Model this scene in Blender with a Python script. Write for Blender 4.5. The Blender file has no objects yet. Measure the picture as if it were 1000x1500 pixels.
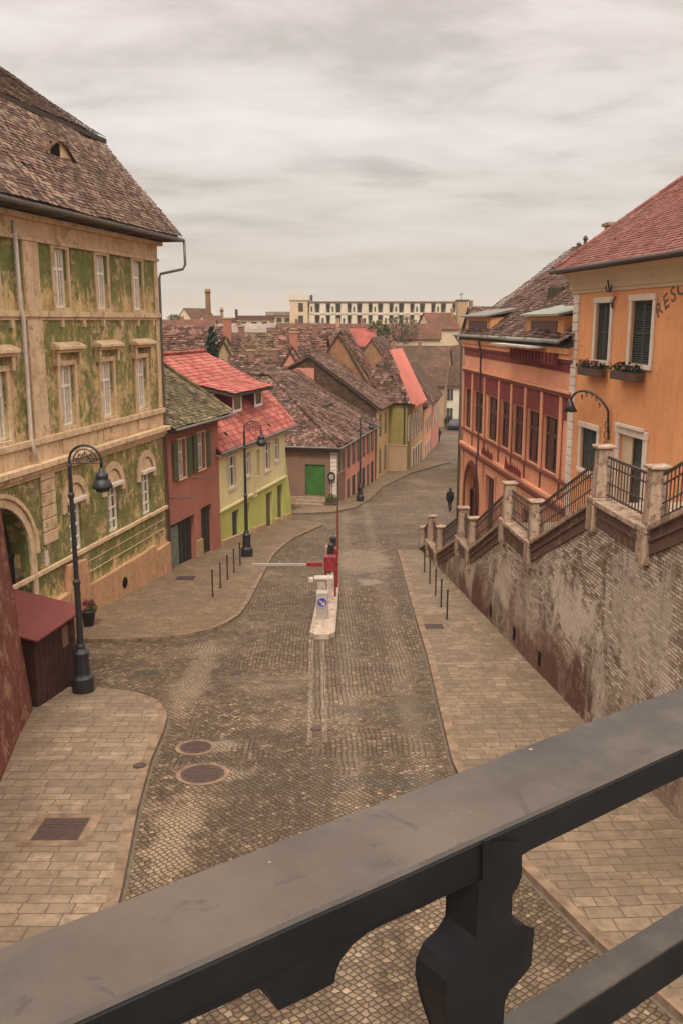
import bpy, math, random
import numpy as np
from mathutils import Vector, Matrix, noise as mnoise
R = math.radians
HAZE = .00028
random.seed(7)
S = bpy.context.scene
COL = S.collection

# ------------------------------------------------------------------ camera model and terrain
F = 1330.0; PITCH = R(11.89)
GK = [(0, -8.0), (22, -9.66), (42, -11.2), (69, -13.5), (130, -15.9), (300, -16.6), (5000, -17)]
def gz(y):
    if y <= 0: return -8.0 - .0755 * y
    for (a, b), (c, d) in zip(GK, GK[1:]):
        if y <= c: return b + (d - b) * (y - a) / (c - a)
    return -17.0
def ray(u, v):
    x = (u - 500) / F; y = (750 - v) / F
    return (x, math.cos(PITCH) + y * math.sin(PITCH), -math.sin(PITCH) + y * math.cos(PITCH))
def at(u, v, Y):
    d = ray(u, v); t = Y / d[1]; return Vector((d[0] * t, Y, d[2] * t))
def gp(u, v, dz=0):
    d = ray(u, v); lo, hi = .1, 3000
    for _ in range(60):
        m = (lo + hi) / 2
        if m * d[2] - gz(m * d[1]) - dz > 0: lo = m
        else: hi = m
    return Vector((d[0] * lo, d[1] * lo, d[2] * lo))

class Fr:
    """a vertical facade: s runs along it, o stands out from it, z is up"""
    def __init__(f, org, az, outx, oz=0):
        f.p = (org[0], org[1]); f.d = (math.sin(R(az)), math.cos(R(az)))
        n = (f.d[1], -f.d[0])
        if n[0] * outx < 0: n = (-n[0], -n[1])
        f.n = n
    def P(f, s, o, z):
        return Vector((f.p[0] + f.d[0] * s + f.n[0] * o, f.p[1] + f.d[1] * s + f.n[1] * o, z))
    def sz(f, u, v, o=0):
        d = ray(u, v); px = f.p[0] + f.n[0] * o; py = f.p[1] + f.n[1] * o
        t = (px * f.n[0] + py * f.n[1]) / (d[0] * f.n[0] + d[1] * f.n[1])
        return ((d[0] * t - px) * f.d[0] + (d[1] * t - py) * f.d[1], d[2] * t)

# ------------------------------------------------------------------ mesh helpers
class MB:
    def __init__(m): m.v = []; m.f = []
    def add(m, vs, fs):
        b = len(m.v); m.v += [tuple(x) for x in vs]; m.f += [tuple(i + b for i in f) for f in fs]; return m
    def hexa(m, p):   # p: 8 points, bottom 4 then top 4
        return m.add(p, [(3, 2, 1, 0), (4, 5, 6, 7), (0, 1, 5, 4), (1, 2, 6, 5), (2, 3, 7, 6), (3, 0, 4, 7)])
    def box(m, x0, x1, y0, y1, z0, z1):
        return m.hexa([(x0, y0, z0), (x1, y0, z0), (x1, y1, z0), (x0, y1, z0), (x0, y0, z1), (x1, y0, z1), (x1, y1, z1), (x0, y1, z1)])
    def fbox(m, fr, s0, s1, o0, o1, z0, z1, z0b=None, z1b=None):
        a, b = (z0, z0 if z0b is None else z0b); c, d = (z1, z1 if z1b is None else z1b)
        return m.hexa([fr.P(s0, o0, a), fr.P(s1, o0, b), fr.P(s1, o1, b), fr.P(s0, o1, a), fr.P(s0, o0, c), fr.P(s1, o0, d), fr.P(s1, o1, d), fr.P(s0, o1, c)])
    def quad(m, *p): return m.add(p, [tuple(range(len(p)))])
    def tube(m, pts, r, n=8, cap=True):
        pts = [Vector(p) for p in pts]; rr = r if isinstance(r, (list, tuple)) else [r] * len(pts)
        b = len(m.v); up = Vector((0, 0, 1)); prev = None
        for i, p in enumerate(pts):
            t = (pts[min(i + 1, len(pts) - 1)] - pts[max(i - 1, 0)])
            t = t.normalized() if t.length > 1e-9 else up
            if prev is None:
                a = t.cross(up) if abs(t.z) < .95 else t.cross(Vector((1, 0, 0)))
            else:
                a = prev - t * prev.dot(t)
            a.normalize(); c = t.cross(a); prev = a
            for k in range(n):
                g = 2 * math.pi * k / n; m.v.append(tuple(p + (a * math.cos(g) + c * math.sin(g)) * rr[i]))
        for i in range(len(pts) - 1):
            for k in range(n):
                m.f.append((b + i * n + k, b + i * n + (k + 1) % n, b + (i + 1) * n + (k + 1) % n, b + (i + 1) * n + k))
        if cap:
            m.f.append(tuple(b + k for k in reversed(range(n)))); e = b + (len(pts) - 1) * n
            m.f.append(tuple(e + k for k in range(n)))
        return m
    def lathe(m, c, prof, n=16, sq=1.0):
        b = len(m.v)
        for r, z in prof:
            for k in range(n):
                g = 2 * math.pi * (k + .5) / n; m.v.append((c[0] + r * math.cos(g), c[1] + r * math.sin(g) * sq, c[2] + z))
        for i in range(len(prof) - 1):
            for k in range(n):
                m.f.append((b + i * n + k, b + i * n + (k + 1) % n, b + (i + 1) * n + (k + 1) % n, b + (i + 1) * n + k))
        m.f.append(tuple(b + k for k in reversed(range(n)))); e = b + (len(prof) - 1) * n
        m.f.append(tuple(e + k for k in range(n)))
        return m
    def prism(m, poly, fn, o0, o1):   # polygon in (s,z) extruded between o0 and o1 through fn(s,o,z)
        n = len(poly); b = len(m.v)
        for o in (o0, o1):
            for s, z in poly: m.v.append(tuple(fn(s, o, z)))
        m.f.append(tuple(b + i for i in range(n))); m.f.append(tuple(b + n + i for i in reversed(range(n))))
        for i in range(n):
            j = (i + 1) % n; m.f.append((b + i, b + j, b + n + j, b + n + i))
        return m
    def wall(m, fr, s0, s1, z0, z1, holes=(), depth=.25, o=0.0):
        ss = sorted(set([s0, s1] + [x for h in holes for x in h[:2] if s0 < x < s1])); zs = sorted(set([z0, z1] + [x for h in holes for x in h[2:4] if z0 < x < z1]))
        for a, b in zip(ss, ss[1:]):
            for c, d in zip(zs, zs[1:]):
                cs, cz = (a + b) / 2, (c + d) / 2
                if any(h[0] < cs < h[1] and h[2] < cz < h[3] for h in holes): continue
                m.quad(fr.P(a, o, c), fr.P(b, o, c), fr.P(b, o, d), fr.P(a, o, d))
        for a, b, c, d in [h[:4] for h in holes]:
            q = [(a, c), (b, c), (b, d), (a, d)]
            for i in range(4):
                (p, r), (t, w) = q[i], q[(i + 1) % 4]
                m.quad(fr.P(p, o, r), fr.P(t, o, w), fr.P(t, o - depth, w), fr.P(p, o - depth, r))
        return m
    def arch(m, fr, cs, zc, r0, r1, o0, o1, a0=0, a1=180, n=18, sx=1.0):
        for i in range(n):
            g0, g1 = R(a0 + (a1 - a0) * i / n), R(a0 + (a1 - a0) * (i + 1) / n)
            P = lambda r, g, o: fr.P(cs + r * sx * math.cos(g), o, zc + r * math.sin(g))
            m.hexa([P(r0, g0, o0), P(r1, g0, o0), P(r1, g0, o1), P(r0, g0, o1), P(r0, g1, o0), P(r1, g1, o0), P(r1, g1, o1), P(r0, g1, o1)])
        return m

roots = {}
def add_obj(o, parent=None):
    COL.objects.link(o)
    if parent is not None: o.parent = parent
    return o
def base_of(parent):
    p = parent; off = Vector((0, 0, 0))
    while p is not None:
        off += p.location; p = p.parent
    return off
def build(mb, name, mat, parent=None, smooth=False, bevel=0, local=False, label=None):
    me = bpy.data.meshes.new(name)
    off = Vector((0, 0, 0)) if (parent is None or local) else base_of(parent)
    vs = mb.v
    if off.length > 0: vs = [(x - off.x, y - off.y, z - off.z) for x, y, z in vs]
    me.from_pydata(vs, [], mb.f); me.update()
    nl = len(me.loops); npol = len(me.polygons)
    if npol:
        nrm = np.empty(npol * 3, np.float32); me.polygons.foreach_get('normal', nrm); nrm = nrm.reshape(-1, 3)
        tot = np.empty(npol, np.int32); me.polygons.foreach_get('loop_total', tot)
        vi = np.empty(nl, np.int32); me.loops.foreach_get('vertex_index', vi)
        co = np.array(mb.v, np.float64)[vi]
        n = np.repeat(nrm, tot, 0)
        u = np.stack([-n[:, 1], n[:, 0], np.zeros(nl)], 1); L = np.linalg.norm(u, axis=1)
        flat = L < .2; u[flat] = (1, 0, 0); L[flat] = 1; u /= L[:, None]
        # one direction for both faces of a wall, so courses run alike
        sgn = np.where(u[:, 0] + u[:, 1] * .01 < 0, -1, 1)[:, None]; u *= sgn
        v = np.cross(n, u); v *= np.where((v[:, 2] < 0) | (flat & (v[:, 1] < 0)), -1, 1)[:, None]
        uv = np.stack([(co * u).sum(1), (co * v).sum(1)], 1).astype(np.float32)
        lay = me.uv_layers.new(name='UVMap'); lay.data.foreach_set('uv', uv.ravel())
    if smooth: me.polygons.foreach_set('use_smooth', [True] * npol)
    me.materials.append(mat)
    o = bpy.data.objects.new(name, me)
    if label: o['label'] = label
    add_obj(o, parent)
    if bevel:
        b = o.modifiers.new('bevel', 'BEVEL'); b.width = bevel; b.segments = 2; b.limit_method = 'ANGLE'; b.angle_limit = R(40)
    return o
def tag(o, label, cat, group=None):
    o['label'] = label; o['category'] = cat
    if group: o['group'] = group
    return o
def thing(name, label, cat, loc, group=None):
    o = bpy.data.objects.new(name, None); o.location = loc; o.empty_display_size = .2
    COL.objects.link(o); return tag(o, label, cat, group)
def struct(o, kind='structure'): o['kind'] = kind; return o
def dup(root, loc, rz=0, label=None, group=None):
    def cp(o, par):
        c = o.copy(); COL.objects.link(c)
        if par is not None: c.parent = par
        for ch in kids.get(o.name, []): cp(ch, c)
        return c
    kids = {}
    for o in bpy.data.objects:
        if o.parent: kids.setdefault(o.parent.name, []).append(o)
    r = cp(root, None); r.location = loc; r.rotation_euler = (0, 0, rz)
    if label: r['label'] = label
    if group: r['group'] = group
    return r

# ------------------------------------------------------------------ materials
class NT:
    def __init__(s, name, rough=.85, spec=.3):
        s.m = bpy.data.materials.new(name); s.m.use_nodes = True; s.t = s.m.node_tree
        s.b = s.t.nodes['Principled BSDF']; s.b.inputs['Roughness'].default_value = rough
        s.b.inputs['Specular IOR Level'].default_value = spec
        s._uv = None
    def n(s, ty, **kw):
        x = s.t.nodes.new(ty)
        for k, v in kw.items(): setattr(x, k, v)
        return x
    def put(s, sock, val):
        if hasattr(val, 'is_output') or isinstance(val, bpy.types.NodeSocket): s.t.links.new(val, sock)
        else: sock.default_value = val
    def uv(s, sx=1, sy=1, warp=0, wscale=3, rot=0, coord='UV'):
        tc = s.n('ShaderNodeTexCoord'); o = tc.outputs[coord]
        if warp:
            no = s.n('ShaderNodeTexNoise'); s.t.links.new(o, no.inputs['Vector']); no.inputs['Scale'].default_value = wscale; no.inputs['Detail'].default_value = 2
            a = s.n('ShaderNodeVectorMath', operation='MULTIPLY_ADD'); s.t.links.new(no.outputs['Color'], a.inputs[0]); a.inputs[1].default_value = (warp,) * 3; s.t.links.new(o, a.inputs[2]); o = a.outputs[0]
        mp = s.n('ShaderNodeMapping'); s.t.links.new(o, mp.inputs['Vector']); mp.inputs['Scale'].default_value = (sx, sy, 1 if coord == 'UV' else sx); mp.inputs['Rotation'].default_value = (0, 0, rot)
        return mp.outputs[0]
    def noise(s, scale, detail=6, vec=None, rough=.6, dist=0, off=0):
        no = s.n('ShaderNodeTexNoise'); v = vec or s.uv()
        if off:
            a = s.n('ShaderNodeVectorMath', operation='ADD'); s.t.links.new(v, a.inputs[0]); a.inputs[1].default_value = (off, off * .7, off * .3); v = a.outputs[0]
        s.t.links.new(v, no.inputs['Vector']); no.inputs['Scale'].default_value = scale; no.inputs['Detail'].default_value = detail; no.inputs['Roughness'].default_value = rough; no.inputs['Distortion'].default_value = dist
        return no.outputs['Fac']
    def ramp(s, fac, stops, interp='LINEAR'):
        r = s.n('ShaderNodeValToRGB'); s.t.links.new(fac, r.inputs[0]); e = r.color_ramp; e.interpolation = interp
        while len(e.elements) < len(stops): e.elements.new(.5)
        for el, (p, c) in zip(e.elements, stops):
            el.position = p; el.color = (c, c, c, 1) if not isinstance(c, tuple) else (*c, 1)
        return r.outputs[0]
    def mix(s, fac, a, b, mode='MIX'):
        x = s.n('ShaderNodeMix', data_type='RGBA', blend_type=mode)
        s.put(x.inputs[0], fac)
        for i, c in ((6, a), (7, b)):
            s.put(x.inputs[i], (*c, 1) if isinstance(c, tuple) else c)
        return x.outputs[2]
    def math(s, op, a, b=0, c=0):
        x = s.n('ShaderNodeMath', operation=op); s.put(x.inputs[0], a); s.put(x.inputs[1], b); s.put(x.inputs[2], c); return x.outputs[0]
    def island(s): return s.n('ShaderNodeNewGeometry').outputs['Random Per Island']
    def brick(s, w, h, mortar=.01, vec=None, off=.5, sm=.1, c1=(0, 0, 0), c2=(1, 1, 1)):
        x = s.n('ShaderNodeTexBrick'); s.t.links.new(vec or s.uv(), x.inputs['Vector'])
        x.offset = off; x.inputs['Scale'].default_value = 1; x.inputs['Brick Width'].default_value = w; x.inputs['Row Height'].default_value = h
        x.inputs['Mortar Size'].default_value = mortar; x.inputs['Mortar Smooth'].default_value = sm
        x.inputs['Color1'].default_value = (*c1, 1); x.inputs['Color2'].default_value = (*c2, 1); x.inputs['Mortar'].default_value = (0, 0, 0, 1)
        return x.outputs['Color'], x.outputs['Fac']
    def zpos(s):
        g = s.n('ShaderNodeNewGeometry'); x = s.n('ShaderNodeSeparateXYZ'); s.t.links.new(g.outputs['Position'], x.inputs[0]); return x.outputs
    def color(s, c): s.put(s.b.inputs['Base Color'], (*c, 1) if isinstance(c, tuple) else c); return s
    def bump(s, h, strength=.5, dist=.02):
        b = s.n('ShaderNodeBump'); s.t.links.new(h, b.inputs['Height']); b.inputs['Strength'].default_value = strength; b.inputs['Distance'].default_value = dist
        old = s.b.inputs['Normal'].links
        if old: s.t.links.new(old[0].from_socket, b.inputs['Normal'])
        s.t.links.new(b.outputs[0], s.b.inputs['Normal']); return s
def sc(c, k): return tuple(min(1, x * k) for x in c)
def simple(name, c, rough=.7, spec=.3, var=.25, scale=4, bump=.2, metal=0):
    s = NT(name, rough, spec); f = s.noise(scale, 8)
    s.color(s.ramp(f, [(.3, sc(c, 1 - var)), (.7, sc(c, 1 + var))]))
    if bump: s.bump(s.noise(scale * 12, 4), bump, .01)
    s.b.inputs['Metallic'].default_value = metal
    return s.m
def plaster(name, c, stain, patch=None, scale=.7, amt=.55, streak=.35, bump=.35, dirtlow=None):
    """limewash: slow colour drift, vertical runs of dirt, flaked patches"""
    s = NT(name, .92, .15)
    col = s.ramp(s.noise(scale, 8), [(.3, sc(c, .82)), (.55, c), (.75, sc(c, 1.12))])
    run = s.ramp(s.noise(1, 8, s.uv(3.0, .35), .7), [(.45, 0.0), (.72, 1.0)])
    col = s.mix(s.math('MULTIPLY', run, streak), col, stain)
    if patch:
        m = s.ramp(s.noise(scale * 1.6, 10, s.uv(1, .75), .72, .3, 5), [(amt, 0.0), (amt + .035, 1.0)])
        col = s.mix(m, col, s.ramp(s.noise(6, 6, off=3), [(.3, sc(patch, .75)), (.7, sc(patch, 1.15))]))
        s.bump(m, .5, .02)
    col = s.mix(s.math('MULTIPLY', s.noise(25, 4), .35), col, sc(c, .6))
    col = s.mix(s.ramp(s.noise(3.2, 10, rough=.8, off=14), [(.52, 0.0), (.68, streak * 1.2)]), col, s.mix(.5, stain, sc(stain, .5)))
    s.color(col); s.bump(s.noise(18, 8), bump, .015)
    return s.m
def tiles_mat(name, cols, dirt=(.07, .055, .045), moss=None, mossamt=.55, wear=.45):
    s = NT(name, .88, .2)
    n = len(cols)
    col = s.ramp(s.island(), [(i / n, c) for i, c in enumerate(cols)], 'CONSTANT')
    col = s.mix(s.ramp(s.noise(.55, 8, off=2), [(.42, 0.0), (.66, wear)]), col, dirt)
    if moss: col = s.mix(s.ramp(s.noise(.8, 10, rough=.75), [(mossamt, 0.0), (mossamt + .1, .9)]), col, moss)
    col = s.mix(s.math('MULTIPLY', s.noise(22, 5), .4), col, dirt)
    s.color(col); s.bump(s.noise(40, 4), .3, .01)
    return s.m
def farroof_mat(name, cols, dirt, wear=.6, tile=True):
    s = NT(name, .9, .15)
    v = s.uv(1, 1, .05, 2)
    c, f = s.brick(.24, .3, .012, v, .5, .6)
    rnd = s.math('ADD', s.math('MULTIPLY', c, .2), s.math('ADD', s.math('MULTIPLY', s.noise(1.2, 9, rough=.8, off=5), .55), s.math('MULTIPLY', s.noise(7, 5), .3)))
    col = s.ramp(rnd, [(.25, cols[0]), (.5, cols[1]), (.7, cols[2])])
    col = s.mix(s.ramp(s.noise(.35, 9, rough=.7), [(.42, 0.0), (.64, wear)]), col, dirt)
    if tile:
        col = s.mix(s.math('MULTIPLY', f, .7), col, sc(dirt, .5)); s.bump(f, -.8, .03)
        wv = s.n('ShaderNodeTexWave', wave_type='BANDS', bands_direction='Y', wave_profile='SAW'); s.t.links.new(s.uv(1, 1), wv.inputs['Vector']); wv.inputs['Scale'].default_value = 1.05; wv.inputs['Distortion'].default_value = .3
        s.bump(wv.outputs['Fac'], .5, .05)
    s.color(col); return s.m

# --- ground surfaces
def cobble_mat():
    s = NT('cobble_setts', .72, .35)
    def setts(v, sx, sy, rnd):
        mp = s.n('ShaderNodeMapping'); s.t.links.new(v, mp.inputs[0]); mp.inputs['Scale'].default_value = (sx, sy, 1)
        a = s.n('ShaderNodeTexVoronoi', voronoi_dimensions='2D', feature='F1', distance='CHEBYCHEV'); b = s.n('ShaderNodeTexVoronoi', voronoi_dimensions='2D', feature='DISTANCE_TO_EDGE')
        for x in (a, b): s.t.links.new(mp.outputs[0], x.inputs['Vector']); x.inputs['Scale'].default_value = 1; x.inputs['Randomness'].default_value = rnd
        sp = s.n('ShaderNodeSeparateColor'); s.t.links.new(b.outputs[0] if False else a.outputs['Color'], sp.inputs[0])
        return sp.outputs[0], b.outputs['Distance'], sp.outputs[1]
    v = s.uv(1, 1, .16, .9, .03); v2 = s.uv(1, 1, .3, .8, .7)
    c, e, h = setts(v, 8.6, 10.2, .34); c2, e2, h2 = setts(v2, 9.2, 9.8, .38)
    reg = s.ramp(s.noise(.16, 3, off=11), [(.50, 0.0), (.515, 1.0)])
    cc = s.mix(reg, c, c2); ee = s.mix(reg, e, e2); hh = s.mix(reg, h, h2)
    ff = s.ramp(ee, [(.035, 1.0), (.13, 0.0)])
    col = s.ramp(cc, [(0, (.082, .05, .027)), (.45, (.135, .086, .047)), (.85, (.20, .133, .076)), (1, (.37, .265, .165))])
    p = s.zpos()
    dirt = s.ramp(s.math('ADD', s.math('MULTIPLY', s.noise(.35, 9, rough=.68), .55), s.math('MULTIPLY', s.noise(1.8, 10, rough=.8, off=3), .45)), [(.43, 0.0), (.55, 1.0)])
    col = s.mix(dirt, col, s.mix(.6, col, (.06, .038, .02)))
    pale = s.ramp(s.math('ADD', s.math('MULTIPLY', s.noise(.3, 9, rough=.72, off=7), .6), s.math('MULTIPLY', s.noise(2.2, 10, rough=.8, off=27), .4)), [(.5, 0.0), (.6, .7)])
    col = s.mix(pale, col, s.mix(.4, col, (.48, .34, .215)))
    moss = s.ramp(s.noise(.28, 6, rough=.7, off=21), [(.54, 0.0), (.68, .45)])
    col = s.mix(moss, col, (.12, .10, .045))
    def spot(x0, y0, rx, ry, c, k, sd):
        dx = s.math('DIVIDE', s.math('SUBTRACT', p['X'], x0), rx); dy = s.math('DIVIDE', s.math('SUBTRACT', p['Y'], y0), ry)
        dd = s.math('ADD', s.math('SQRT', s.math('ADD', s.math('MULTIPLY', dx, dx), s.math('MULTIPLY', dy, dy))), s.math('MULTIPLY', s.math('SUBTRACT', s.noise(1.6, 9, rough=.75, off=sd), .5), 3.0))
        return s.mix(s.math('MULTIPLY', s.ramp(dd, [(.6, 1.0), (1.1, 0.0)]), k), col, c)
    col = spot(-3.0, 14.6, .55, 2.2, (.38, .27, .165), .65, 1); col = spot(-2.9, 19.0, .7, .5, (.40, .30, .21), .5, 2); col = spot(-2.55, 17.5, .75, .55, (.36, .27, .19), .45, 3)
    col = spot(-4.1, 24.0, .5, 4.2, (.36, .26, .165), .45, 4); col = spot(1.2, 37, .6, .8, (.42, .32, .23), .6, 5); col = spot(-5.6, 24.5, .5, .35, (.05, .05, .035), .8, 6)
    col = spot(1.0, 42, 1.5, 4, (.40, .29, .19), .5, 7); col = spot(-1.4, 17.0, 1.2, .5, (.07, .05, .03), .6, 8)
    # darker strips where trenches were relaid and the drainage line down the middle
    for y0, w, k in ((21.6, .35, .75), (25.0, .3, .45), (31.7, .3, .4), (17.3, .45, .6)):
        d = s.math('ABSOLUTE', s.math('SUBTRACT', s.math('ADD', p['Y'], s.math('MULTIPLY', s.noise(1.5, 3), .3)), y0))
        band = s.math('MULTIPLY', s.ramp(s.math('DIVIDE', d, w), [(.6, 1.0), (1.0, 0.0)]), s.ramp(s.math('MULTIPLY', s.math('ABSOLUTE', s.math('SUBTRACT', p['X'], 1.2)), .5), [(.6, 1.0), (.85, .0)]))
        band = s.math('MULTIPLY', band, s.ramp(s.noise(2.2, 6, off=y0), [(.35, .25), (.55, 1.0)]))
        col = s.mix(s.math('MULTIPLY', band, k), col, (.075, .065, .05))
    cx = s.math('ADD', s.math('MULTIPLY', s.math('SUBTRACT', p['Y'], 20), -.028), -.57 + .2)
    d = s.math('ABSOLUTE', s.math('SUBTRACT', p['X'], s.math('SUBTRACT', s.math('MULTIPLY', cx, 1.0), .2)))
    line = s.math('MULTIPLY', s.math('LESS_THAN', s.math('ABSOLUTE', s.math('SUBTRACT', d, .17)), .06), s.math('MULTIPLY', s.math('LESS_THAN', p['Y'], 28), s.math('GREATER_THAN', p['Y'], 19.3)))
    col = s.mix(s.math('MULTIPLY', s.math('MULTIPLY', line, s.ramp(s.noise(3, 4), [(.35, .2), (.6, 1.0)])), .5), col, (.46, .36, .25))
    mid = s.math('MULTIPLY', s.math('LESS_THAN', d, .13), s.math('LESS_THAN', p['Y'], 28))
    col = s.mix(s.math('MULTIPLY', mid, .45), col, (.13, .09, .055))
    trk = s.math('ABSOLUTE', s.math('SUBTRACT', s.math('ABSOLUTE', s.math('SUBTRACT', p['X'], .95)), .75))
    col = s.mix(s.math('MULTIPLY', s.ramp(trk, [(.1, .35), (.4, 0.0)]), s.noise(.8, 5)), col, (.42, .32, .22))
    col = s.mix(s.ramp(s.noise(.9, 10, rough=.8, off=37), [(.56, 0.0), (.66, .7)]), col, (.07, .05, .028))
    col = s.mix(s.math('MULTIPLY', ff, .95), col, (.03, .02, .012))
    s.color(col); s.bump(s.math('ADD', s.ramp(ee, [(.02, 0.0), (.2, .8), (.45, 1.0)]), s.math('MULTIPLY', hh, .35)), .8, .02); s.bump(s.noise(30, 5), .35, .01)
    s.put(s.b.inputs['Roughness'], s.ramp(dirt, [(0, .75), (1, .55)]))
    return s.m
def slab_mat(name, w, h, c, rot=0, joint=.012):
    s = NT(name, .8, .3)
    v = s.uv(1, 1, .03, 1.5, rot)
    sp_ = s.n('ShaderNodeSeparateXYZ'); s.t.links.new(v, sp_.inputs[0]); cb_ = s.n('ShaderNodeCombineXYZ')
    s.put(cb_.inputs[0], sp_.outputs[0])
    s.put(cb_.inputs[1], s.math('ADD', sp_.outputs[1], s.math('MULTIPLY', s.math('SINE', s.math('MULTIPLY', sp_.outputs[1], 2.3)), h * .35)))
    x_ = s.n('ShaderNodeTexBrick'); s.t.links.new(cb_.outputs[0], x_.inputs['Vector']); x_.offset = .37; x_.squash = .62; x_.squash_frequency = 3; x_.offset_frequency = 2
    for k_, v_ in (('Scale', 1), ('Brick Width', w), ('Row Height', h), ('Mortar Size', joint), ('Mortar Smooth', .25), ('Color1', (0, 0, 0, 1)), ('Color2', (1, 1, 1, 1)), ('Mortar', (0, 0, 0, 1))): x_.inputs[k_].default_value = v_
    b, f = x_.outputs['Color'], x_.outputs['Fac']
    col = s.ramp(b, [(0, sc(c, .72)), (.5, c), (1, sc(c, 1.3))])
    col = s.mix(s.ramp(s.noise(.6, 10, rough=.75), [(.4, 0.0), (.6, .8)]), col, sc(c, .52))
    col = s.mix(s.ramp(s.noise(4, 10, rough=.8, off=17), [(.46, 0.0), (.6, .7)]), col, sc(c, .42))
    col = s.mix(s.ramp(s.noise(11, 8, rough=.8, off=57), [(.6, 0.0), (.7, .6)]), col, sc(c, 1.5))
    col = s.mix(s.ramp(s.noise(1.4, 9, rough=.7, off=4), [(.58, 0.0), (.72, .5)]), col, (.17, .125, .05))
    col = s.mix(s.math('MULTIPLY', s.noise(30, 5), .4), col, sc(c, .6))
    col = s.mix(s.math('MULTIPLY', f, .8), col, (.1, .065, .04))
    s.color(col); s.bump(s.math('MULTIPLY', f, -1), .6, .012); s.bump(s.noise(25, 6), .3, .008)
    return s.m
def brick_mat():
    s = NT('old_brick_wall', .9, .2)
    v = s.uv(1, 1, .02, 2)
    b, f = s.brick(.25, .078, .011, v, .5, .3)
    col = s.ramp(b, [(0, (.22, .15, .10)), (.35, (.48, .36, .26)), (.7, (.68, .54, .42)), (1, (.84, .71, .58))])
    col = s.mix(s.math('MULTIPLY', f, .9), col, (.075, .05, .035))
    n1 = s.noise(.45, 9, s.uv(1.2, .55), .7)
    col = s.mix(s.ramp(n1, [(.5, 0.0), (.64, .8)]), col, s.mix(.55, col, (.08, .055, .03)))
    vert = s.noise(1, 9, s.uv(1.0, .25), .75, .4, 9)
    p = s.zpos()
    hgt = s.math('SUBTRACT', p['Z'], s.math('MULTIPLY_ADD', p['Y'], -.0765, -8.0))    # height over the pavement
    low = s.ramp(s.math('ADD', s.math('MULTIPLY', hgt, .22), s.math('MULTIPLY', s.noise(.5, 6, off=2), .9)), [(.55, 1.0), (.85, 0.0)])
    white = s.math('MULTIPLY', .55, 1) if False else s.math('MULTIPLY', s.ramp(vert, [(.49, 0.0), (.57, 1.0)]), s.ramp(s.math('ADD', s.math('MULTIPLY', hgt, .10), s.math('MULTIPLY', s.noise(.7, 6, off=6), .5)), [(.35, .9), (.85, 0.0)]))
    rend = s.mix(s.ramp(s.noise(.6, 8, off=13), [(.45, 0.0), (.6, 1.0)]), (.27, .18, .12), (.19, .085, .06))
    col = s.mix(s.math('MULTIPLY', low, .75), col, rend)
    col = s.mix(s.math('MULTIPLY', white, .4), col, (.72, .6, .48))
    red = s.ramp(s.noise(.33, 8, s.uv(1, .8), .6, .2, 33), [(.54, 0.0), (.58, 1.0)])
    col = s.mix(s.math('MULTIPLY', s.math('MULTIPLY', red, low), .9), col, (.13, .045, .038))
    fine = s.ramp(s.noise(5, 10, s.uv(1, .7), .8, .2, 61), [(.40, .35), (.5, 1.0)])
    def patch(y, h, ry, rh, c, k, sd):
        dy = s.math('DIVIDE', s.math('SUBTRACT', p['Y'], y), ry); dh = s.math('DIVIDE', s.math('SUBTRACT', hgt, h), rh)
        nz = s.noise(.75, 12, s.uv(1.2, .55), .72, .6, sd)
        dd = s.math('ADD', s.math('SQRT', s.math('ADD', s.math('MULTIPLY', dy, dy), s.math('MULTIPLY', dh, dh))), s.math('MULTIPLY', s.math('SUBTRACT', nz, .5), 4.0))
        return s.mix(s.math('MULTIPLY', s.math('MULTIPLY', s.ramp(dd, [(.7, 1.0), (1.15, 0.0)]), fine), k), col, c)
    col = patch(17.5, 3.2, 2.2, 1.6, (.66, .55, .44), .6, 3)
    col = patch(22.0, 2.6, 1.6, .9, (.74, .62, .49), .85, 5)
    col = patch(28.5, 1.9, 1.6, .8, (.70, .56, .43), .8, 7)
    col = patch(19.6, 1.3, .5, 1.2, (.74, .62, .49), .85, 9)
    col = patch(33.5, 1.4, 1.5, .7, (.62, .5, .38), .7, 11)
    col = patch(21.2, .7, 1.5, .95, (.13, .042, .036), .95, 13)
    col = patch(24.6, .4, 2.4, .6, (.16, .07, .05), .9, 15)
    col = s.mix(s.math('MULTIPLY', s.noise(14, 8, rough=.7), .5), col, (.09, .06, .04))
    col = s.mix(s.ramp(s.noise(.8, 10, s.uv(1, .8), .8, .3, 51), [(.5, 0.0), (.64, .75)]), col, (.075, .05, .028))
    s.color(col); s.bump(s.math('MULTIPLY', f, -1), .8, .015); s.bump(s.noise(9, 9), .6, .03)
    return s.m

M = {}
M['cobble'] = cobble_mat()
M['slab'] = slab_mat('paving_slabs', .66, .29, (.32, .23, .15))
M['slab_far'] = slab_mat('paving_small', .4, .22, (.25, .17, .10))
M['slab_right'] = slab_mat('paving_right', .56, .27, (.275, .196, .126), .06)
M['kerb'] = simple('kerb_stone', (.21, .14, .088), .85, var=.5, scale=2.5, bump=.5)
M['kerb_dark'] = simple('kerb_dark', (.13, .1, .07), .85)
M['earth'] = simple('earth', (.2, .145, .095), .95, var=.4, scale=.3)
M['hill'] = simple('far_hill', (.3, .24, .22), .95, var=.3, scale=.01, bump=0)
M['brick'] = brick_mat()
M['redwall'] = plaster('red_rough_wall', (.21, .07, .052), (.09, .03, .026), (.36, .19, .12), 1.6, .53, .8, 1.0)
M['stone'] = plaster('weathered_stone', (.46, .33, .235), (.12, .08, .055), (.24, .16, .105), 2.6, .53, .95, .9)
M['stone_dark'] = plaster('dark_brick_band', (.15, .085, .065), (.06, .045, .035), (.24, .16, .1), 1.5, .55)
M['step'] = simple('step_stone', (.3, .22, .16), .9, var=.3)
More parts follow.
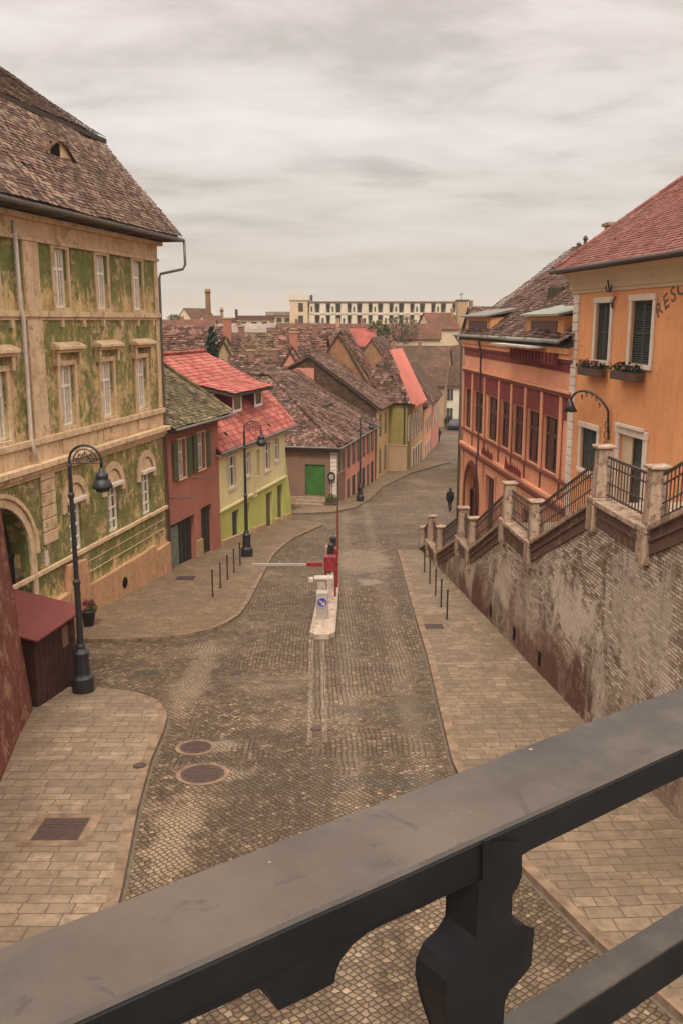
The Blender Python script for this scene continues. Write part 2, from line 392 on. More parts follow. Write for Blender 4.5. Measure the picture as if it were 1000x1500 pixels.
def green_plaster():
    s = NT('peeling_green_plaster', .93, .12)
    z = s.zpos()['Z']
    ochre = s.ramp(s.noise(1.6, 10, rough=.7), [(.3, (.40, .27, .10)), (.5, (.60, .43, .185)), (.7, (.74, .58, .32))])
    green = s.ramp(s.noise(2.4, 9, rough=.7, off=4), [(.3, (.12, .13, .04)), (.55, (.195, .2, .07)), (.75, (.33, .31, .135))])
    bias = s.ramp(s.math('DIVIDE', s.math('ADD', z, 10), 13), [(0, .35), (.05, .45), (.1, .7), (.3, .7), (.38, .6), (.5, .53), (.66, .56), (.76, .66), (.80, .4), (.86, .62), (.94, .95)])
    m = s.math('ADD', s.math('MULTIPLY', s.noise(.9, 12, s.uv(1.15, .7), .74, .35, 8), .5), s.math('MULTIPLY', s.noise(3.6, 12, s.uv(1.2, .7), .82, .3, 18), .5))
    m = s.math('ADD', m, s.math('MULTIPLY', s.math('SUBTRACT', bias, .5), .3))
    col = s.mix(s.ramp(m, [(.49, 0.0), (.515, .8), (.56, 1.0)]), ochre, green)
    pink = s.ramp(s.noise(1.3, 12, s.uv(1, .8), .8, .2, 30), [(.55, 0.0), (.58, 1.0)])
    col = s.mix(s.math('MULTIPLY', pink, .8), col, (.66, .43, .28))
    run = s.ramp(s.noise(1, 8, s.uv(4, .3), .7), [(.5, 0.0), (.75, .6)])
    col = s.mix(run, col, (.17, .125, .05))
    brk, bf = s.brick(.26, .085, .012)
    bare = s.ramp(s.noise(1.1, 12, s.uv(1, .9), .78, .2, 71), [(.585, 0.0), (.6, 1.0)])
    col = s.mix(s.math('MULTIPLY', bare, .9), col, s.mix(bf, s.mix(brk, (.22, .10, .06), (.36, .19, .12)), (.34, .27, .19)))
    s.bump(bare, -.9, .04)
    spk = s.ramp(s.noise(9, 8, rough=.8, off=44), [(.58, 0.0), (.66, .7)]); col = s.mix(spk, col, (.13, .10, .04))
    s.color(col); s.bump(m, .8, .04); s.bump(s.noise(18, 8), .5, .02); return s.m
M['gplaster'] = green_plaster()
M['gtrim'] = plaster('ochre_trim', (.78, .56, .35), (.3, .2, .1), (.44, .31, .14), 1.6, .57, .6)
M['gplinth'] = plaster('plinth_plaster', (.62, .34, .2), (.28, .14, .08), (.5, .33, .15), 1.1, .5, .6)
M['white_pipe'] = simple('white_pipe', (.62, .55, .46), .6)
M['pinkred'] = plaster('faded_red_plaster', (.42, .165, .115), (.18, .08, .06), (.5, .26, .17), .5, .62, .3)
M['ygtop'] = plaster('pale_yellow_plaster', (.76, .66, .35), (.5, .4, .2), None, .5, .6, .3)
M['yglow'] = plaster('lime_green_plaster', (.52, .53, .15), (.38, .32, .12), None, .5, .6, .4)
M['brownwall'] = plaster('brown_plaster', (.25, .15, .105), (.16, .09, .06), (.32, .19, .12), .5, .6)
M['salmon'] = plaster('salmon_plaster', (.80, .37, .22), (.5, .19, .11), None, .5, .6, .35)
M['orange'] = plaster('orange_plaster', (.80, .36, .16), (.5, .2, .1), None, .35, .6, .42)
M['oranged'] = plaster('orange_band', (.66, .31, .14), (.4, .18, .09), None, .5)
M['cream'] = plaster('cream_stucco', (.62, .48, .32), (.45, .33, .2), None, .6)
M['white'] = plaster('white_stucco', (.74, .63, .53), (.55, .44, .34), None, .8, .6, .3)
M['maroon'] = plaster('maroon_paint', (.23, .055, .05), (.09, .03, .03), None, 1, .6, .3)
M['maroon_trim'] = plaster('maroon_trim', (.22, .07, .05), (.12, .045, .03), None, 1)
M['olive'] = plaster('olive_plaster', (.32, .26, .085), (.2, .15, .05), (.45, .33, .17), .5, .6)
M['tanwall'] = plaster('tan_plaster', (.43, .29, .17), (.3, .19, .1), None, .5)
M['ochregable'] = plaster('ochre_gable', (.34, .17, .085), (.16, .08, .045), (.32, .22, .11), .9, .52, .7)
M['yellowhouse'] = plaster('yellow_plaster', (.64, .44, .22), (.45, .28, .13), None, .5)
M['pinkhouse'] = plaster('rose_plaster', (.6, .27, .19), (.4, .18, .12), None, .5)
M['whitehouse'] = plaster('white_house', (.70, .66, .52), (.5, .44, .33), None, .4)
M['panel'] = plaster('concrete_panel', (.66, .58, .46), (.4, .34, .26), None, .15, .6, .4)
M['t_green'] = tiles_mat('old_tiles', [(0.128, 0.066, 0.044), (0.212, 0.119, 0.081), (0.306, 0.191, 0.132), (0.072, 0.043, 0.032), (0.357, 0.246, 0.17), (0.162, 0.089, 0.064)], (0.043, 0.029, 0.022), (0.145, 0.111, 0.047), .57, wear=.65)
M['t_moss'] = tiles_mat('mossy_tiles', [(.14, .10, .06), (.24, .18, .10), (.38, .3, .19), (.08, .06, .04), (.2, .12, .08)], (.05, .04, .025), (.14, .135, .045), .47)
M['t_red'] = tiles_mat('red_tiles', [(.42, .105, .08), (.5, .15, .115), (.34, .08, .062), (.56, .2, .15)], (.2, .065, .05), None, wear=.6)
M['t_brown'] = tiles_mat('brown_tiles', [(0.102, 0.051, 0.038), (0.17, 0.089, 0.066), (0.264, 0.145, 0.115), (0.064, 0.036, 0.027), (0.357, 0.204, 0.17), (0.17, 0.072, 0.06)], (0.047, 0.032, 0.022), (0.102, 0.081, 0.034), .53, wear=.75)
M['t_orange'] = tiles_mat('plum_tiles', [(.23, .085, .068), (.28, .11, .085), (.2, .075, .062), (.33, .14, .105)], (.11, .05, .042), None, wear=.35)
M['t_rust'] = tiles_mat('rust_tiles', [(0.111, 0.043, 0.031), (0.178, 0.072, 0.051), (0.264, 0.119, 0.085), (0.068, 0.031, 0.024), (0.323, 0.162, 0.119)], (0.047, 0.032, 0.022), (0.102, 0.076, 0.038), .55, wear=.8)
M['t_ochre'] = tiles_mat('ochre_tiles', [(0.153, 0.085, 0.047), (0.23, 0.132, 0.072), (0.306, 0.187, 0.111), (0.093, 0.051, 0.03)], (0.06, 0.041, 0.025), (0.119, 0.089, 0.038), .55, wear=.8)
TILED = {'f_rust': 't_rust', 'f_brown': 't_brown', 'f_ochre': 't_ochre'}
M['under'] = simple('roof_underside', (.06, .045, .035), .95)
M['f_brown'] = farroof_mat('far_brown', [(0.038, 0.021, 0.015), (0.102, 0.053, 0.036), (0.204, 0.111, 0.076)], (0.051, 0.038, 0.022), .85)
M['f_rust'] = farroof_mat('far_rust', [(0.06, 0.025, 0.017), (0.145, 0.055, 0.038), (0.255, 0.102, 0.072)], (0.064, 0.047, 0.025), .85)
M['f_ochre'] = farroof_mat('far_ochre', [(0.085, 0.047, 0.025), (0.17, 0.089, 0.047), (0.255, 0.145, 0.081)], (0.128, 0.085, 0.043))
M['f_red'] = farroof_mat('far_red', [(.22, .05, .04), (.33, .075, .06), (.42, .12, .09)], (.14, .06, .045), .7, True)
M['f_grey'] = farroof_mat('far_grey', [(.2, .15, .12), (.3, .24, .2), (.38, .3, .26)], (.14, .11, .09))
M['f_strip'] = farroof_mat('strip_red', [(.56, .15, .11), (.62, .2, .15), (.66, .24, .19)], (.4, .13, .1), .4, False)
M['iron'] = simple('black_iron', (.018, .018, .02), .45, .5, .3, 6, .3)
M['iron_rust'] = simple('rusty_iron', (.06, .04, .033), .6, .4, .5, 8, .3)
M['gutter'] = simple('zinc_gutter', (.16, .14, .12), .5, .5, .3, 3, .1, .3)
M['copper'] = simple('green_gutter', (.21, .215, .17), .6, .4, .3, 3)
M['wframe'] = simple('white_window_paint', (.85, .76, .66), .6, .3, .2, 5)
M['dframe'] = simple('brown_window_paint', (.085, .035, .03), .6, .3, .3, 5)
M['shutter'] = simple('grey_green_shutter', (.05, .06, .05), .7, .3, .35, 5)
M['shutter2'] = simple('green_shutter', (.09, .10, .05), .7, .3, .35, 5)
M['door_green'] = simple('green_garage_paint', (.045, .14, .03), .6, .3, .25, 1.5)
M['door_dark'] = simple('dark_door_wood', (.03, .028, .026), .7, .3, .4, 3)
M['door_brown'] = simple('brown_door_wood', (.12, .085, .055), .7, .3, .3, 3)
M['greypanel'] = simple('grey_green_door', (.15, .17, .125), .7, .3, .25, 3)
M['hutwall'] = simple('hut_boards', (.06, .026, .023), .8, .2, .35, 3)
M['hutroof'] = simple('hut_roof_sheet', (.155, .036, .032), .6, .3, .1, 2, .15)
M['whitepaint'] = plaster('white_paint', (.56, .48, .42), (.25, .19, .14), (.38, .3, .24), 4, .6, .6, .2)
M['redpaint'] = simple('red_barrier_paint', (.24, .022, .026), .5, .4, .5, 6, .2)
M['greypaint'] = simple('grey_paint', (.36, .31, .27), .55, .4, .15, 3)
M['bluepaint'] = simple('blue_sign', (.05, .06, .28), .4, .5, .1, 3, 0)
M['concrete'] = plaster('pale_concrete', (.56, .44, .34), (.2, .15, .1), (.35, .26, .18), 2.5, .57, .7, .6)
M['manhole'] = simple('rusty_cover', (.075, .045, .034), .65, .4, .35, 8, .5)
M['wood'] = simple('dark_wood', (.09, .05, .035), .8, .3, .4, 4)
M['skin'] = simple('skin_tone', (.5, .3, .2), .6, .3, .1, 4, 0)
M['coat'] = simple('dark_coat', (.025, .023, .025), .9, .1, .3, 8)
M['hair'] = simple('dark_hair', (.03, .02, .015), .8, .2, .2, 8)
M['carpaint'] = simple('dark_car_paint', (.02, .025, .04), .25, .6, .1, 2, 0)
M['rubber'] = simple('tyre_rubber', (.015, .015, .015), .9)
M['flower'] = simple('pink_flower', (.45, .17, .17), .8, .2, .4, 30, 0)
M['redflower'] = simple('red_flower', (.16, .03, .04), .8, .2, .4, 30, 0)
def leafmat(name, c):
    s = NT(name, .75, .2); s.color(s.ramp(s.island(), [(0, sc(c, .5)), (.5, c), (1, sc(c, 1.7))])); return s.m
M['leaf'] = leafmat('leaf_green', (.07, .09, .03)); M['needle'] = leafmat('needle_dark', (.022, .036, .022)); M['treetop'] = leafmat('tree_brownish', (.10, .09, .05))
M['bark'] = simple('bark', (.09, .065, .045), .95)
def glassmat(name, c, r=.08):
    s = NT(name, r, .5); s.color(s.ramp(s.noise(1.6, 3), [(.4, sc(c, .6)), (.6, sc(c, 1.5))])); return s.m
M['glass'] = glassmat('window_glass', (.045, .04, .038)); M['glass_red'] = glassmat('dim_glass', (.035, .022, .022), .15)
def clearglass():
    s = NT('clear_pane', .05); t = s.t
    tr = s.n('ShaderNodeBsdfTransparent'); gl = s.n('ShaderNodeBsdfGlossy'); gl.inputs['Roughness'].default_value = .04
    fr = s.n('ShaderNodeFresnel'); mx = s.n('ShaderNodeMixShader'); t.links.new(s.math('MULTIPLY', fr.outputs[0], 1.6), mx.inputs[0])
    t.links.new(tr.outputs[0], mx.inputs[1]); t.links.new(gl.outputs[0], mx.inputs[2]); t.links.new(mx.outputs[0], t.nodes['Material Output'].inputs[0]); return s.m
M['pane'] = clearglass()
M['curtain'] = simple('curtain_cloth', (.36, .31, .26), .9, .1, .2, 3, .2)
M['dark'] = simple('opening_shade', (.02, .016, .014), 1, 0, .2, 2, 0)  # near-black colour stands in for the shade inside openings
def railmat():
    s = NT('rail_paint', .5, .3)
    ox = s.ramp(s.noise(9, 10, rough=.72), [(.35, (.042, .036, .031)), (.5, (.062, .052, .044)), (.68, (.095, .077, .062))])
    ox = s.mix(s.ramp(s.noise(1.6, 5, off=20), [(.42, 0.0), (.62, .6)]), ox, (.13, .097, .073))
    m = s.ramp(s.noise(13, 10, rough=.66, dist=1.8, off=3), [(.59, 0.0), (.64, .7)])
    ox = s.mix(m, ox, (.05, .043, .038))
    ru = s.ramp(s.noise(26, 10, rough=.75, off=9), [(.64, 0.0), (.68, .6)])
    ox = s.mix(ru, ox, (.22, .12, .075))
    ch = s.ramp(s.noise(48, 4, rough=.5, off=29), [(.735, 0.0), (.75, .8)]); ox = s.mix(ch, ox, (.4, .33, .27))
    s.color(ox); s.put(s.b.inputs['Roughness'], s.ramp(s.noise(12, 8, off=2), [(.35, .38), (.65, .65)]))
    s.bump(s.noise(70, 8), .3, .0015); s.bump(s.noise(14, 5), .3, .004); s.bump(m, -.3, .001); return s.m
M['rail'] = railmat()
def ironbig():
    s = NT('cast_iron_paint', .6, .22); s.color(s.ramp(s.noise(10, 8), [(.35, (.008, .0085, .01)), (.7, (.017, .017, .018))]))
    s.bump(s.noise(45, 6), .35, .003); return s.m
M['castiron'] = ironbig()

# ------------------------------------------------------------------ roof tiles as geometry
def inpoly(p, poly):
    c = False; n = len(poly); j = n - 1
    for i in range(n):
        xi, yi = poly[i]; xj, yj = poly[j]
        if (yi > p[1]) != (yj > p[1]) and p[0] < (xj - xi) * (p[1] - yi) / (yj - yi) + xi: c = not c
        j = i
    return c
def tile_roof(poly, mat, parent, tw=.18, ex=.16, th=.022, name='roof_tiles', jit=1.0, sag=.05, soffit=True, rname='roof', keep=None):
    """poly: planar 3-D polygon of a slope; an underlay slab plus beaver-tail tiles course by course"""
    poly = [Vector(p) for p in poly]
    n = (poly[1] - poly[0]).cross(poly[2] - poly[0]).normalized()
    if n.z < 0: n = -n
    u = Vector((-n.y, n.x, 0)).normalized(); v = n.cross(u)
    if v.z < 0: v = -v
    o = poly[0]; q = [((p - o).dot(u), (p - o).dot(v)) for p in poly]
    us = [a for a, b in q]; vs = [b for a, b in q]
    mb = MB(); fl = []
    b0 = len(mb.v)
    k = len(poly)
    for p in poly: mb.v.append(tuple(p - n * (.02 + sag)))
    for p in poly: mb.v.append(tuple(p - n * (.14 + sag)))
    mb.f.append(tuple(range(k))); mb.f.append(tuple(range(2 * k - 1, k - 1, -1)))
    for i in range(k): j = (i + 1) % k; mb.f.append((i, j, k + j, k + i))
    base = build(mb, rname, M['under'], parent)
    t = MB(); r = 0; y = min(vs)
    rnd = random.Random(int(abs(o.x * 31 + o.y * 7)) + k)
    while y < max(vs):
        x = min(us) + (tw / 2 if r % 2 else 0)
        while x < max(us) + tw:
            cx, cy = x + tw / 2, y + ex * .5
            if inpoly((cx, cy), q) and (keep is None or keep(o + u * cx + v * cy)) and rnd.random() > .004:
                w = tw * .47; L = ex * 1.35
                hh = sag * (mnoise.noise(Vector((cx * .25 + o.x, cy * .25, 3))) + .4 * mnoise.noise(Vector((cx * .9, cy * .9, 9))))
                a = rnd.gauss(0, .035) * jit; dz = rnd.uniform(0, .012) * jit; dy = rnd.gauss(0, .012) * jit
                C = o + u * cx + v * (y + dy) + n * (hh + dz + .012)
                U = u * math.cos(a) + v * math.sin(a); V = (v * math.cos(a) - u * math.sin(a)) * L - n * (th * 1.1)
                lift = n * th
                p0 = C - U * w + V * .12; p1 = C - U * w * .6; p2 = C + U * w * .6; p3 = C + U * w + V * .12
                p4 = C + U * w + V; p5 = C - U * w + V
                t.add([p0 + lift, p1 + lift, p2 + lift, p3 + lift, p4 + lift, p5 + lift, p0, p1, p2, p3],
                      [(0, 1, 2, 3, 4, 5), (6, 7, 1, 0), (7, 8, 2, 1), (8, 9, 3, 2)])
            x += tw
        y += ex; r += 1
    build(t, name, mat, base)
    return base
def ridge_caps(a, b, mat, parent, r=.11, L=.38):
    a, b = Vector(a), Vector(b); d = b - a; n = max(1, int(d.length / L)); t = MB()
    for i in range(n):
        p, q = a + d * (i / n), a + d * ((i + 1.08) / n)
        t.tube([p, q], [r * random.uniform(.95, 1.1), r * .85], 7)
    return build(t, 'ridge_tiles', mat, parent)

def window(par, fr, a, b, c, d, dep=.14, frame='wframe', style='case', curtain=True, surround=None, sw=.12, so=.05, sill=None, name='window', fw=.055, head=None, rows=None):
    m = MB(); o = -dep
    m.fbox(fr, a, a + fw, o - .06, o, c, d); m.fbox(fr, b - fw, b, o - .06, o, c, d)
    m.fbox(fr, a + fw, b - fw, o - .06, o, d - fw, d); m.fbox(fr, a + fw, b - fw, o - .06, o, c, c + fw)
    mid = (a + b) / 2; zt = c + (d - c) * .66
    if style == 'case':
        m.fbox(fr, mid - fw * .55, mid + fw * .55, o - .05, o + .01, c + fw, d - fw)
        m.fbox(fr, a + fw, mid - fw * .55, o - .05, o + .012, zt - fw * .6, zt + fw * .6); m.fbox(fr, mid + fw * .55, b - fw, o - .05, o + .012, zt - fw * .6, zt + fw * .6)
        for k in ((a + mid) / 2, (b + mid) / 2):
            m.fbox(fr, k - .012, k + .012, o - .04, o - .01, c + fw, zt - fw * .6); m.fbox(fr, k - .012, k + .012, o - .04, o - .01, zt + fw * .6, d - fw)
    elif style == 'grid':
        m.fbox(fr, mid - fw * .5, mid + fw * .5, o - .05, o + .01, c + fw, d - fw)
        nr = rows or 4
        for i in range(1, nr):
            z = c + (d - c) * i / nr
            m.fbox(fr, a + fw, mid - fw * .5, o - .05, o + .005, z - .02, z + .02); m.fbox(fr, mid + fw * .5, b - fw, o - .05, o + .005, z - .02, z + .02)
    elif style == 'tall':
        m.fbox(fr, mid - fw * .6, mid + fw * .6, o - .05, o + .01, c + fw, d - fw)
        m.fbox(fr, a + fw, mid - fw * .6, o - .05, o + .012, zt - fw * .7, zt + fw * .7); m.fbox(fr, mid + fw * .6, b - fw, o - .05, o + .012, zt - fw * .7, zt + fw * .7)
    w = build(m, name, M[frame], par)
    if curtain:
        build(MB().quad(fr.P(a + fw, o - .035, c + fw), fr.P(b - fw, o - .035, c + fw), fr.P(b - fw, o - .035, d - fw), fr.P(a + fw, o - .035, d - fw)), 'pane', M['pane'], w)
        cm = MB(); n = 14
        for (x0, x1) in ((a + fw, mid - .1 * (b - a)), (mid + .1 * (b - a), b - fw)):
            for i in range(n):
                s0 = x0 + (x1 - x0) * i / n; s1 = x0 + (x1 - x0) * (i + 1) / n
                cm.quad(fr.P(s0, o - .09 - .03 * (i % 2), c + fw), fr.P(s1, o - .09 - .03 * ((i + 1) % 2), c + fw), fr.P(s1, o - .09 - .03 * ((i + 1) % 2), d - fw), fr.P(s0, o - .09 - .03 * (i % 2), d - fw))
        build(cm, 'curtain', M['curtain'], w)
        build(MB().quad(fr.P(a, o - .2, c), fr.P(b, o - .2, c), fr.P(b, o - .2, d), fr.P(a, o - .2, d)), 'unlit_backing', M['dark'], w)  # flat dark sheet, the room's shade put into its colour
    else:
        build(MB().quad(fr.P(a + fw, o - .035, c + fw), fr.P(b - fw, o - .035, c + fw), fr.P(b - fw, o - .035, d - fw), fr.P(a + fw, o - .035, d - fw)), 'pane', M['glass' if frame != 'dframe' else 'glass_red'], w)
    if surround:
        g = MB(); e = .002
        g.fbox(fr, a - sw, a - e, e, so, c, d); g.fbox(fr, b + e, b + sw, e, so, c, d); g.fbox(fr, a - sw, b + sw, e, so + .01, d, d + sw); g.fbox(fr, a - sw, b + sw, e, so + .02, c - sw, c)
        build(g, 'window_surround', M[surround], w, bevel=.008)
    if sill: build(MB().fbox(fr, a - sw - .05, b + sw + .05, .002, .16, c - sw - .08, c - sw), 'sill', M[sill], w, bevel=.01)
    return w
def shutters(par, fr, a, b, c, d, o=-.03, mat='shutter', open_=False):
    w = build(MB().fbox(fr, a, b, o - .12, o - .1, c, d), 'window', M['dark'], par)
    mid = (a + b) / 2
    for (x0, x1) in ((a, mid - .012), (mid + .012, b)):
        m = MB(); f = .07
        m.fbox(fr, x0, x0 + f, o - .045, o, c, d); m.fbox(fr, x1 - f, x1, o - .045, o, c, d)
        zm = (c + d) / 2
        for z in (c, zm - f / 2, d - f): m.fbox(fr, x0 + f, x1 - f, o - .045, o, z, z + f)
        z = c + f + .03
        while z < d - f - .03:
            if abs(z - zm) > f * .8:
                m.hexa([fr.P(x0 + f, o - .045, z + .035), fr.P(x1 - f, o - .045, z + .035), fr.P(x1 - f, o - .008, z), fr.P(x0 + f, o - .008, z),
                        fr.P(x0 + f, o - .045, z + .045), fr.P(x1 - f, o - .045, z + .045), fr.P(x1 - f, o - .008, z + .012), fr.P(x0 + f, o - .008, z + .012)])
            z += .075
        build(m, 'shutter_leaf', M[mat], w)
    return w
def surround(par, fr, a, b, c, d, sw, mat, o=.05, bottom=True, parent_name='window_surround'):
    g = MB(); e = .002
    g.fbox(fr, a - sw, a - e, e, o, c, d); g.fbox(fr, b + e, b + sw, e, o, c, d); g.fbox(fr, a - sw - .03, b + sw + .03, e, o + .03, d, d + sw)
    if bottom: g.fbox(fr, a - sw, b + sw, e, o + .03, c - sw * .8, c)
    return build(g, parent_name, M[mat], par, bevel=.01)
def text_mesh(txt, size, fr, s, z, o, rot, mat, parent, name='lettering', flip=False, ext=.015):
    cu = bpy.data.curves.new('t', 'FONT'); cu.body = txt; cu.size = size; cu.extrude = ext; cu.space_character = 1.15; cu.align_x = 'CENTER'
    ob = bpy.data.objects.new('t', cu); COL.objects.link(ob)
    me = bpy.data.meshes.new_from_object(ob.evaluated_get(bpy.context.evaluated_depsgraph_get()))
    d = Vector((fr.d[0], fr.d[1], 0)) * (-1 if flip else 1); n = Vector((fr.n[0], fr.n[1], 0)); up = Vector((0, 0, 1))
    X = d * math.cos(rot) + up * math.sin(rot); Y = up * math.cos(rot) - d * math.sin(rot)
    P = fr.P(s, o, z); mb = MB()
    mb.add([P + X * v.co.x + Y * v.co.y + n * v.co.z for v in me.vertices], [tuple(p.vertices) for p in me.polygons])
    bpy.data.objects.remove(ob); return build(mb, name, M[mat], parent)

# ------------------------------------------------------------------ terrain, road, pavements
def strip(name, xl, xr, y0, y1, dz, mat, step=1.0, thick=0, nx=1):
    """sheet between xl(y) and xr(y) following the falling street"""
    ys = [y0]; 
    while ys[-1] + step < y1: ys.append(ys[-1] + step)
    ys.append(y1); m = MB(); n = nx + 1
    for y in ys:
        a, b = xl(y), xr(y)
        for i in range(n): m.v.append((a + (b - a) * i / nx, y, gz(y) + dz))
    for j in range(len(ys) - 1):
        for i in range(nx): m.f.append((j * n + i, j * n + i + 1, (j + 1) * n + i + 1, (j + 1) * n + i))
    if thick:
        b = len(m.v); k = len(ys)
        for y in ys: m.v += [(xl(y), y, gz(y) + dz - thick), (xr(y), y, gz(y) + dz - thick)]
        for j in range(k - 1):
            m.f += [(b + 2 * j, j * n, (j + 1) * n, b + 2 * j + 2), (j * n + nx, b + 2 * j + 1, b + 2 * j + 3, (j + 1) * n + nx)]
        m.f += [(0, nx, b + 1, b), ((k - 1) * n + nx, (k - 1) * n, b + 2 * k - 2, b + 2 * k - 1)]
    return build(m, name, M[mat])
def lin(pts):
    pts = sorted(pts)
    def f(y):
        if y <= pts[0][0]: return pts[0][1]
        for (a, b), (c, d) in zip(pts, pts[1:]):
            if y <= c: return b + (d - b) * (y - a) / (c - a)
        return pts[-1][1]
    return f
g = MB(); ys = [-30, 0, 22, 42, 69, 100, 130, 200, 300, 800, 3000, 3890]
for y in ys:
    w = 60 + max(0, y) * .75; g.v += [(-w, y, gz(y) - .02), (w, y, gz(y) - .02)]
for i in range(len(ys) - 1): g.f.append((2 * i, 2 * i + 1, 2 * i + 3, 2 * i + 2))
struct(build(g, 'ground', M['earth']))
struct(strip('road', lambda y: -14 if y < 60 else -6 + (y - 60) * .1, lin([(0, 12), (60, 12), (140, 30)]), -3, 150, 0, 'cobble', .5, 0, 24))
WALLX = lambda y: 6.45 - (y - 13) * .0769
kR = lin([(6, 5.6), (9.96, 4.34), (11.44, 3.72), (13.68, 2.98), (15.5, 2.55), (18.03, 2.37), (20.9, 2.44), (25.84, 2.57), (33.5, 2.63), (43.1, 2.78)])
struct(strip('pavement', lambda y: kR(y) + .2, lambda y: WALLX(y) + .1, 6, 44.4, .12, 'slab_right', .5, .14))
struct(strip('kerb', kR, lambda y: kR(y) + .2, 6, 44.4, .125, 'kerb', .35, .2))
struct(strip('gutter_line', lambda y: kR(y) - .07, kR, 6, 43, .006, 'kerb_dark', .35))
kL = lin([(5, -2.9), (9, -3.1), (12.95, -3.5), (15.8, -3.88), (18.03, -4.1), (19.8, -4.16), (20.7, -4.25), (21.2, -4.4), (21.65, -4.62), (22.0, -4.85), (22.33, -5.2), (22.6, -5.7), (22.8, -6.3), (22.9, -7.3)])
struct(strip('pavement', lambda y: -9.5, lambda y: kL(y) - .2, 5, 22.9, .11, 'slab', .2, .12))
struct(strip('kerb', lambda y: kL(y) - .2, kL, 5, 22.75, .115, 'kerb', .2, .2))
struct(strip('gutter_line', kL, lambda y: kL(y) + .07, 5, 22.3, .006, 'kerb_dark', .3))
kM = lin([(27.62, -7.4), (27.7, -6.6), (27.85, -5.9), (28.1, -5.3), (28.55, -4.74), (29.1, -4.25), (29.88, -3.89), (31, -3.62), (32.94, -3.49), (38.06, -3.41), (43.08, -3.3), (45.5, -3.05), (48.56, -2.6), (51, -1.9), (53, -1.35), (54.0, -1.1), (54.6, -1.3), (55.3, -2.0), (56, -2.9)])
lL = lin([(27.6, -9.6), (38.8, -7.8), (45, -6.4), (58, -3.2)])
struct(strip('pavement', lL, lambda y: kM(y) - .15, 27.65, 55.9, .11, 'slab_far', .3, .12))
struct(strip('kerb', lambda y: kM(y) - .15, kM, 27.65, 55.9, .115, 'kerb', .2, .2))
struct(strip('gutter_line', kM, lambda y: kM(y) + .06, 28, 54, .006, 'kerb_dark', .3))
kN = lin([(59.4, -2.2), (60.05, -.5), (62.76, .96), (67, 1.95), (74.96, 3.44), (84, 6.4), (92.3, 10.6), (93, 11.3)])
nL = lin([(59.4, -3.6), (64, -2.6), (65, -.6), (86.6, 4.4), (93, 8)])
struct(strip('pavement', nL, lambda y: kN(y) - .15, 59.4, 93, .11, 'slab_far', .4, .12))
struct(strip('kerb', lambda y: kN(y) - .15, kN, 59.4, 93, .115, 'kerb_dark', .4, .2))
hm = MB()
for i in range(44):
    x0, x1 = -2640 + i * 120, -2520 + i * 120
    h = lambda x: 6 + 14 * (mnoise.noise(Vector((x * .0012, 1, 0))) + .7)
    hm.quad((x0, 3300, -17), (x1, 3300, -17), (x1, 3880, h(x1)), (x0, 3880, h(x0)))
struct(build(hm, 'hills', M['hill']))

# manholes, grates and patches
def cover(label, u, v, r, dz=.0, ring=None, square=False):
    p = gp(u, v, dz); t = thing('manhole_cover', label, 'manhole cover', (p.x, p.y, gz(p.y) + dz))
    m = MB(); n = 28; sl = -.0755
    def disc(r0, z, nm, mt, sq=False):
        m = MB(); vs = []
        k = 4 if sq else n
        for i in range(k):
            a = 2 * math.pi * (i + (.5 if sq else 0)) / k; x, y = r0 * (1.41 if sq else 1) * math.cos(a), r0 * (1.41 if sq else 1) * math.sin(a); vs.append((x, y, z + y * sl))
        m.add(vs + [(x, y, q - .03) for x, y, q in vs], [tuple(range(k))] + [(i, (i + 1) % k, k + (i + 1) % k, k + i) for i in range(k)])
        return build(m, nm, mt, t, local=True)
    if ring: disc(ring, .012, 'rim', M['kerb'], square)
    disc(r, .018, 'lid', M['manhole'], square)
    if not square:
        m = MB()
        for i in range(-4, 5):
            w = math.sqrt(max(0, (r * .85) ** 2 - (i * r / 5) ** 2)); y = i * r / 5
            m.box(-w, w, y - .012, y + .012, .016 + y * sl, .026 + y * sl)
        build(m, 'tread', M['manhole'], t, local=True)
    else:
        m = MB()
        for i in range(-4, 5): m.box(-r * .9, r * .9, i * r / 5 - .015, i * r / 5 + .015, .016 + i * r / 5 * sl, .028 + i * r / 5 * sl)
        build(m, 'tread', M['manhole'], t, local=True)
    return t
cover('round rusty manhole cover in the road, farther and smaller of the left two', 287, 1095, .36, 0, .46)
cover('largest round rusty manhole cover in the cobbles, nearer of two on the left', 297, 1134, .46, 0, .56)
cover('small round brown cover in the near left pavement slabs beside the kerb', 205, 1122, .14, .11)
cover('rusty square drain cover with pale stone border in the near left pavement', 90, 1215, .42, .11, .62, True)
cover('square cover set in the right pavement before the thin posts', 635, 918, .32, .12, .4, True)
cover('dark flat grating in the pavement before the faded red house', 272, 847, .4, .11, None, True)
cover('small drain cover in the central channel of the cobbled road', 463, 1068, .13, 0)

